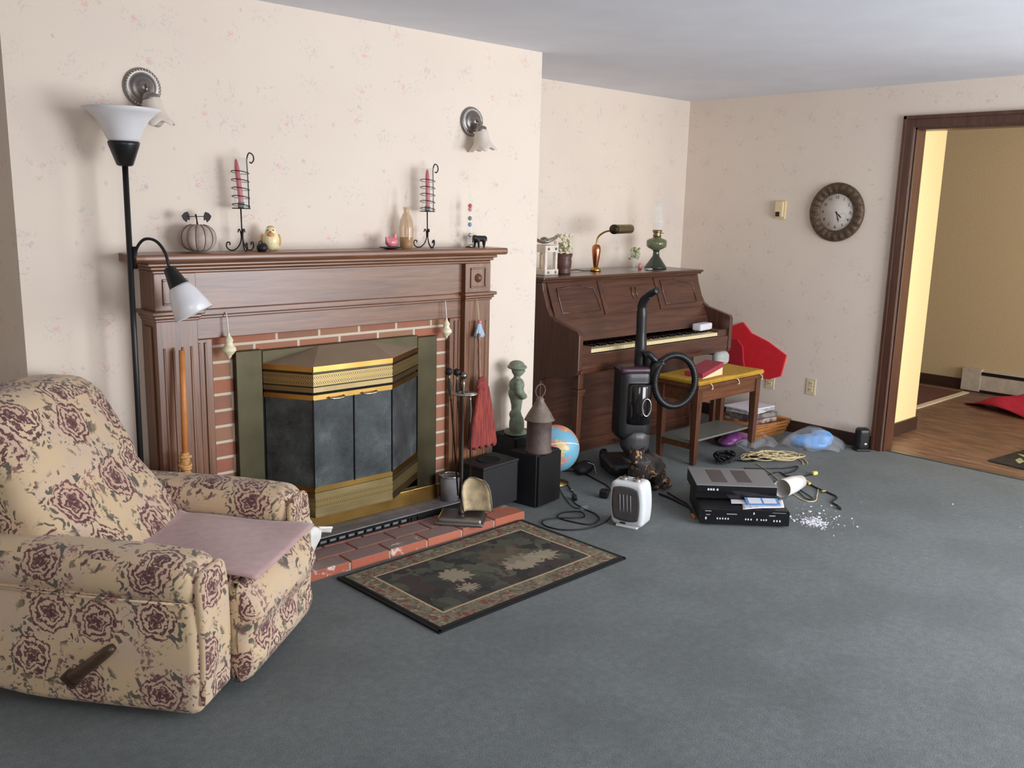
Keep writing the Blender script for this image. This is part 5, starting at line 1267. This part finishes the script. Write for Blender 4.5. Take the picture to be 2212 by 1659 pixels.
for k in range(150):
    a = k*.47; r = .085+.045*math.sin(k*.61)+.02*math.sin(k*1.7); pts.append((r*1.25*math.cos(a)+.03*math.sin(k*.13), r*.62*math.sin(a), .008+.032*abs(math.sin(k*.37))))
mb.tube(smooth_path(pts, 4), .003, 5); mb.build('coil', M['cordc'], t)
mb = MB(); mb.tube(smooth_path([(.08, .03, .03), (.15, .06, .012), (.2, .02, .004), (.19, -.08, .004)], 6), .003, 6); mb.tube(smooth_path([(.1, .0, .03), (.16, .04, .008), (.17, -.04, .004), (.15, -.11, .004)], 6), .003, 6); mb.build('loose_end', M['cordc'], t)
t = thing('black_cable_bundle', 'bundle of black cables and adapters under the bench', 'cable', (4.60, 3.00, 0))
mb = MB(); pts = []
for k in range(110):
    a = k*.43; pts.append(((.05+.02*math.sin(k*.7))*math.cos(a), (.045+.02*math.sin(k*.9))*math.sin(a), .012+.06*abs(math.sin(k*.23))))
mb.tube(smooth_path(pts, 3), .005, 6); mb.build('cable', M['cordb'], t)
mb = MB(); mb.rbox((.02, .0, .03), (.07, .05, .045), .01, 4); mb.build('adapter', M['blackpl'], t)
t = thing('black_strap', 'flat crumpled black strap between cable bundle and cream cord', 'strap', (4.78, 2.94, 0), -.5)
def strap(u, w): return (-.14+.28*u, -.03+.06*w, .012+.012*math.sin(u*9+w*2))
mb = MB(); mb.grid(strap, 24, 4, .004); mb.build('strap', M['blackpl'], t)
t = thing('remote_stick', 'small pale plastic stick lying behind the upper video deck', 'stick', (4.455, 2.66, 0), -.6)
mb = MB(); mb.rbox((0, 0, .008), (.1, .016, .012), .005, 4); mb.build('stick', M['cordc'], t)
t = thing('black_pouch', 'black soft pouch on the carpet left of the cat', 'pouch', (3.80, 3.41, 0), .5)
blob('pouch', [('b', (0, 0, .035), (.07, .05, .035)), ('b', (-.05, .01, .03), (.05, .045, .03))], M['blackmat'], t, .007, 3)
mb = MB(); mb.tube(smooth_path([(-.03, -.02, .07), (-.0, -.05, .05), (.005, -.06, .015), (-.02, -.075, .005)], 4), .0016, 6); mb.build('drawstring', M['paperw'], t)

# white powder spilled on the carpet: too fine to count
mb = MB()
for k in range(340):
    if k < 230: x, y = random.gauss(4.05, .035), random.gauss(2.10, .035)
    elif k < 330: x, y = random.gauss(4.10, .09), random.gauss(2.12, .09)
    else: x, y = 4.1+random.gauss(.35, .5), 2.0+random.gauss(-.25, .3)
    if x > 5.6 or (x-3.576)*.705-(y-2.443)*.712 < .44 and k < 330: continue
    s = (.0016+.005*random.random()**3)*(1 if k < 330 else .8); mb.box((x, y, s*.4), (s*2, s*1.6, s), (0, 0, random.random()*3))
o = mb.build('white_crumbs', M['ash']); tag(o, 'scattered white powder crumbs on the carpet right of the video decks', 'crumbs'); o['kind'] = 'stuff'

# ------------------------------------------------------------------ rug
t = thing('hearth_rug', 'dark leaf patterned rug with olive border in front of the hearth', 'rug', (1.905, 2.378, 0), .026)
mb = MB(); mb.rbox((.52, .315, .006), (1.04, .63, .011), .004, 24, lambda q: (q.x, q.y, q.z+(.0015*math.sin(q.x*9)*math.sin(q.y*11) if q.z > 0 else 0))); o = mb.build('rug', M['rug'], t)
for v in o.data.vertices: pass
mb = MB(); mb.bx(-.012, 1.052, -.012, .0, .0, .009); mb.bx(-.014, -.0, -.012, .635, 0, .009); mb.bx(1.04, 1.052, -.012, .635, 0, .009); mb.build('black_binding', M['soot'], t)

# ------------------------------------------------------------------ white bag on the hearth
t = thing('white_plastic_bag', 'crumpled white plastic bag standing on hearth beside the recliner', 'bag', (1.788, 3.148, .042), .3)
t.scale = (1.12, 1.12, 1.2)
def bagf(q, a): k = q.z/.13; s = 1+.10*k*math.sin(5*a)+.06*math.sin(3*a+k*5); return (q.x*s, q.y*s, q.z+.014*k*math.sin(4*a+1))
mb = MB(); mb.lathe([(.03, 0), (.04, .02), (.052, .06), (.066, .1), (.068, .128), (.056, .135), (.05, .12), (.03, .128), (.0001, .112)], 40, (0, 0, 0), None, bagf); mb.build('bag', M['white'], t)
mb = MB()
def flap(u, w): return (.03+.055*u, -.045+(w-.5)*.05*(1-.7*u)-.03*u, .125+.012*math.sin(w*6)-.012*u+.02*abs(w-.5))
mb.grid(flap, 8, 8, .002); mb.build('folded_corner', M['white'], t)

# ------------------------------------------------------------------ recliner (local +x is the way it faces, y=0 is the near outer side)
rc = thing('recliner', 'cream recliner upholstered in burgundy rose tapestry, at the left', 'recliner', (1.005, 2.365, 0), math.atan2(-.785, .62))
FAB = M['fabric']
def arm(v0, v1, name):
    # padded arm: flat lower panel and a fat rounded roll along the top
    w = v1-v0; vc_ = (v0+v1)/2; k = 1 if v0 < .3 else -1
    def lower(q):
        b = .012*math.cos(q.z/.19*1.3)
        return (q.x+(.01*math.cos(q.z*9) if q.x > .3 else 0), q.y+b*(1 if q.y*k < 0 else 0)*-k, q.z-(.035*max(0, (-q.x-.15)/.25) if q.z < 0 else 0)*-1)
    mb = MB(); mb.rbox((-.385, vc_, .218 if k < 0 else .205), (.77, w, .344 if k < 0 else .37), .035, 12, lower); a = mb.build(name, FAB, rc, uv=True)
    def roll(q): return (q.x, q.y*(1+.04*math.sin(q.x*7)), q.z-.015*(q.x+.38)*0-.018*max(0, q.x/.385)**2)
    mb = MB(); mb.rbox((-.36, vc_-.004*k, .432), (.735, w+.012, .145), .066, 12, roll); mb.build('arm_pad', FAB, a, uv=True)
    mb = MB(); mb.rbox((-.002, vc_, .258), (.03, w-.004, .41), .0148, 10, lambda q: (q.x+.012*math.cos(q.z*6), q.y*(1-.22*max(0, (q.z-.12)/.085)**3), q.z)); mb.build('front_facing', FAB, a, uv=True)
    mb = MB()
    yo = v0-.007 if k > 0 else v1+.007
    mb.tube([(-.73, yo, .378), (-.4, yo-.004*k, .376), (-.02, yo, .376)], .004, 6)
    mb.build('piping', FAB, a, uv=True)
arm(0, .17, 'near_arm'); arm(.67, .84, 'far_arm')
# seat cushion and base
mb = MB(); mb.rbox((-.22, .42, .28), (.58, .50, .20), .05, 12, lambda q: (q.x, q.y, q.z+(.012*math.cos(q.y*5)*math.cos(q.x*4) if q.z > 0 else 0))); mb.build('seat', FAB, rc, uv=True)
mb = MB(); mb.bx(-.70, -.06, .12, .58, 0, .2); mb.build('base_frame', M['blackmat'], rc)
# footrest: two soft horizontal puffs folded against the front
def puff(q):
    z = q.z/.165
    b = .055*math.exp(-((z-.42)/.42)**2)+.038*math.exp(-((z+.5)/.38)**2)
    edge = 1-.25*abs(q.y/.27)**4
    return ((q.x if q.x < 0 else q.x+b*edge-.03), q.y, q.z)
mb = MB(); mb.rbox((.045, .42, .205), (.10, .515, .345), .045, 16, puff); mb.build('footrest', FAB, rc, uv=True)
# back: big soft cushion leaning backwards
def bk(q):
    z = (q.z+.30)/.60                                # 0 bottom .. 1 top
    lean = -.30*z-.03*z*z
    crown = .045*math.cos(q.y/.33*1.35)*(1 if q.x > 0 else .3)+(.03*math.exp(-((z-.16)/.14)**2) if q.x > 0 else 0)-(.018*math.exp(-((z-.5)/.06)**2) if q.x > 0 else 0)
    wide = 1+.09*math.exp(-((z-.18)/.16)**2)-.05*z
    drop = -.03*abs(q.y/.31)**3*z
    return (q.x+lean+crown, q.y*wide, q.z+drop)
mb = MB(); mb.rbox((-.505, .41, .60), (.20, .63, .60), .07, 18, bk); mb.build('back_cushion', FAB, rc, uv=True)
mb = MB(); mb.rbox((-.66, .42, .35), (.12, .60, .62), .04, 8, lambda q: (q.x-.26*(q.z+.31)/.62, q.y, q.z)); mb.build('back_shell', FAB, rc, uv=True)
mb = MB(); mb.tube(smooth_path([(-.395, -.012, .115), (-.33, -.018, .165), (-.25, -.02, .232)], 5), [.021, .021, .02, .02, .019, .019, .018, .018, .017, .015, .011], 10)
mb.rbox((-.40, -.006, .11), (.055, .022, .055), .010, 4, rot=(0, -.8, 0)); mb.build('lever', M['leverwood'], rc)
# fleece on the seat
cover = thing('seat_cover', 'mauve fleece throw spread over the seat of the recliner', 'throw', (1.005, 2.365, 0), math.atan2(-.785, .62))
def fleece(u, w):
    x = -.43+.53*u; y = .185+.482*w
    z = .393+.008*math.cos((y-.42)*5)*math.cos((x+.2)*4)+.004*math.sin(x*14+y*9)
    if x < -.38: z += .02*((-.38-x)/.05)
    if x > .045: z -= .5*(x-.045)**1.5
    return (x, y, z)
mb = MB(); mb.grid(fleece, 30, 24, .007); mb.build('fleece', M['mauve'], cover)

# ------------------------------------------------------------------ hallway things
t = thing('baseboard_heater', 'long low baseboard heater along the far hallway wall', 'heater', (8.4, 3.06, 0))
mb = MB(); mb.prism([(0, .01), (-.06, .01), (-.06, .15), (-.035, .185), (0, .19)], -2.6, -.16, 'y'); mb.build('cover', M['heaterwhite'], t)
mb = MB(); mb.bx(-.068, 0, -.16, 0, .005, .20); mb.build('end_cap', M['heaterwhite'], t, bevel=.004)
mb = MB(); mb.bx(-.064, -.03, -2.6, -.16, .152, .178); mb.bx(-.062, -.02, -2.6, -.16, -.002, .022); mb.build('louver', M['soot'], t)
t = thing('red_cloth', 'crumpled red cloth lying on the hallway floor', 'cloth', (7.86, 2.36, -.004), -.4)
def rcl(u, w): return (-.3+.75*u, -.28+.62*w*(1-.25*u), .012+.13*math.sin(PI*w)*math.sin(PI*u*.9+.3)+.02*math.sin(u*13)*math.cos(w*9))
mb = MB(); mb.grid(rcl, 24, 20, .006); mb.build('cloth', M['redcloth'], t)
t = thing('hall_mat', 'dark patterned mat with pale leaves on the hallway floor', 'mat', (6.0, 1.985, -.004), -.12)
mb = MB(); mb.bx(0, .75, -1.1, 0, 0, .010); mb.build('mat', M['hallmat'], t, bevel=.003)
mb = MB()
for (x, y, a) in ((.16, -.12, .4), (.3, -.1, 1.2), (.4, -.3, .2), (.2, -.4, -.6), (.55, -.15, .7)):
    mb.rbox((x, y, .0105), (.14, .05, .002), .0008, 4, lambda q: (q.x, q.y*(1-abs(q.x)/.09), q.z), rot=(0, 0, a))
mb.build('leaf_motif', M['leaf'], t)
t = thing('hall_runner', 'mauve runner with cream border beyond the hallway corner', 'rug', (7.2, 2.95, -.004), 0)
mb = MB(); mb.bx(0, 1.05, 0, .55, 0, .008); mb.build('border', M['cream'], t)
mb = MB(); mb.bx(.03, 1.03, .05, .53, .008, .010); mb.build('field', mat('maroon_runner', (104, 66, 60), .9, var=.3, scale=30), t)

# ------------------------------------------------------------------ light
def area(name, loc, rot, sx, sy, power, col, spread=PI):
    l = bpy.data.lights.new(name, 'AREA'); l.shape = 'RECTANGLE'; l.size = sx; l.size_y = sy; l.energy = power; l.color = col; l.spread = spread
    o = bpy.data.objects.new(name, l); COL.objects.link(o); o.location = loc; o.rotation_euler = rot; return o
area('daylight_patio', ((WA[0]+WA[1])/2, Y0-.02, (WA[2]+WA[3])/2), (PI/2, 0, 0), WA[1]-WA[0]-.1, WA[3]-WA[2]-.1, 196, (.94, .965, 1.0))
area('fill_window_light', ((WB[0]+WB[1])/2, Y0-.02, (WB[2]+WB[3])/2), (PI/2, 0, 0), WB[1]-WB[0]-.1, WB[3]-WB[2]-.1, 34, (1.0, .97, .93))  # fill light added at an unseen, made-up left opening
area('daylight_hall', ((HW[0]+HW[1])/2-.3, Y0-.02, (HW[2]+HW[3])/2), (PI/2, 0, 0), 1.4, 1.7, 88, (1.0, .92, .75))
area('daylight_side', (XW-.01, (WC[0]+WC[1])/2, (WC[2]+WC[3])/2), (0, PI/2, 0), 1.1, 1.1, 22, (.70, .84, 1.0))
w = bpy.data.worlds.new('world'); scn.world = w; w.use_nodes = True
bg = w.node_tree.nodes['Background']; bg.inputs[0].default_value = (.62, .74, 1.0, 1); bg.inputs[1].default_value = 1.0
vs_ = scn.view_settings; vs_.view_transform = 'Standard'; vs_.look = 'None'; vs_.gamma = 1; vs_.exposure = -.07; vs_.use_curve_mapping = False
scn.display_settings.display_device = 'sRGB'
scn.cycles.max_bounces = 8; scn.cycles.diffuse_bounces = 5; scn.cycles.transparent_max_bounces = 16
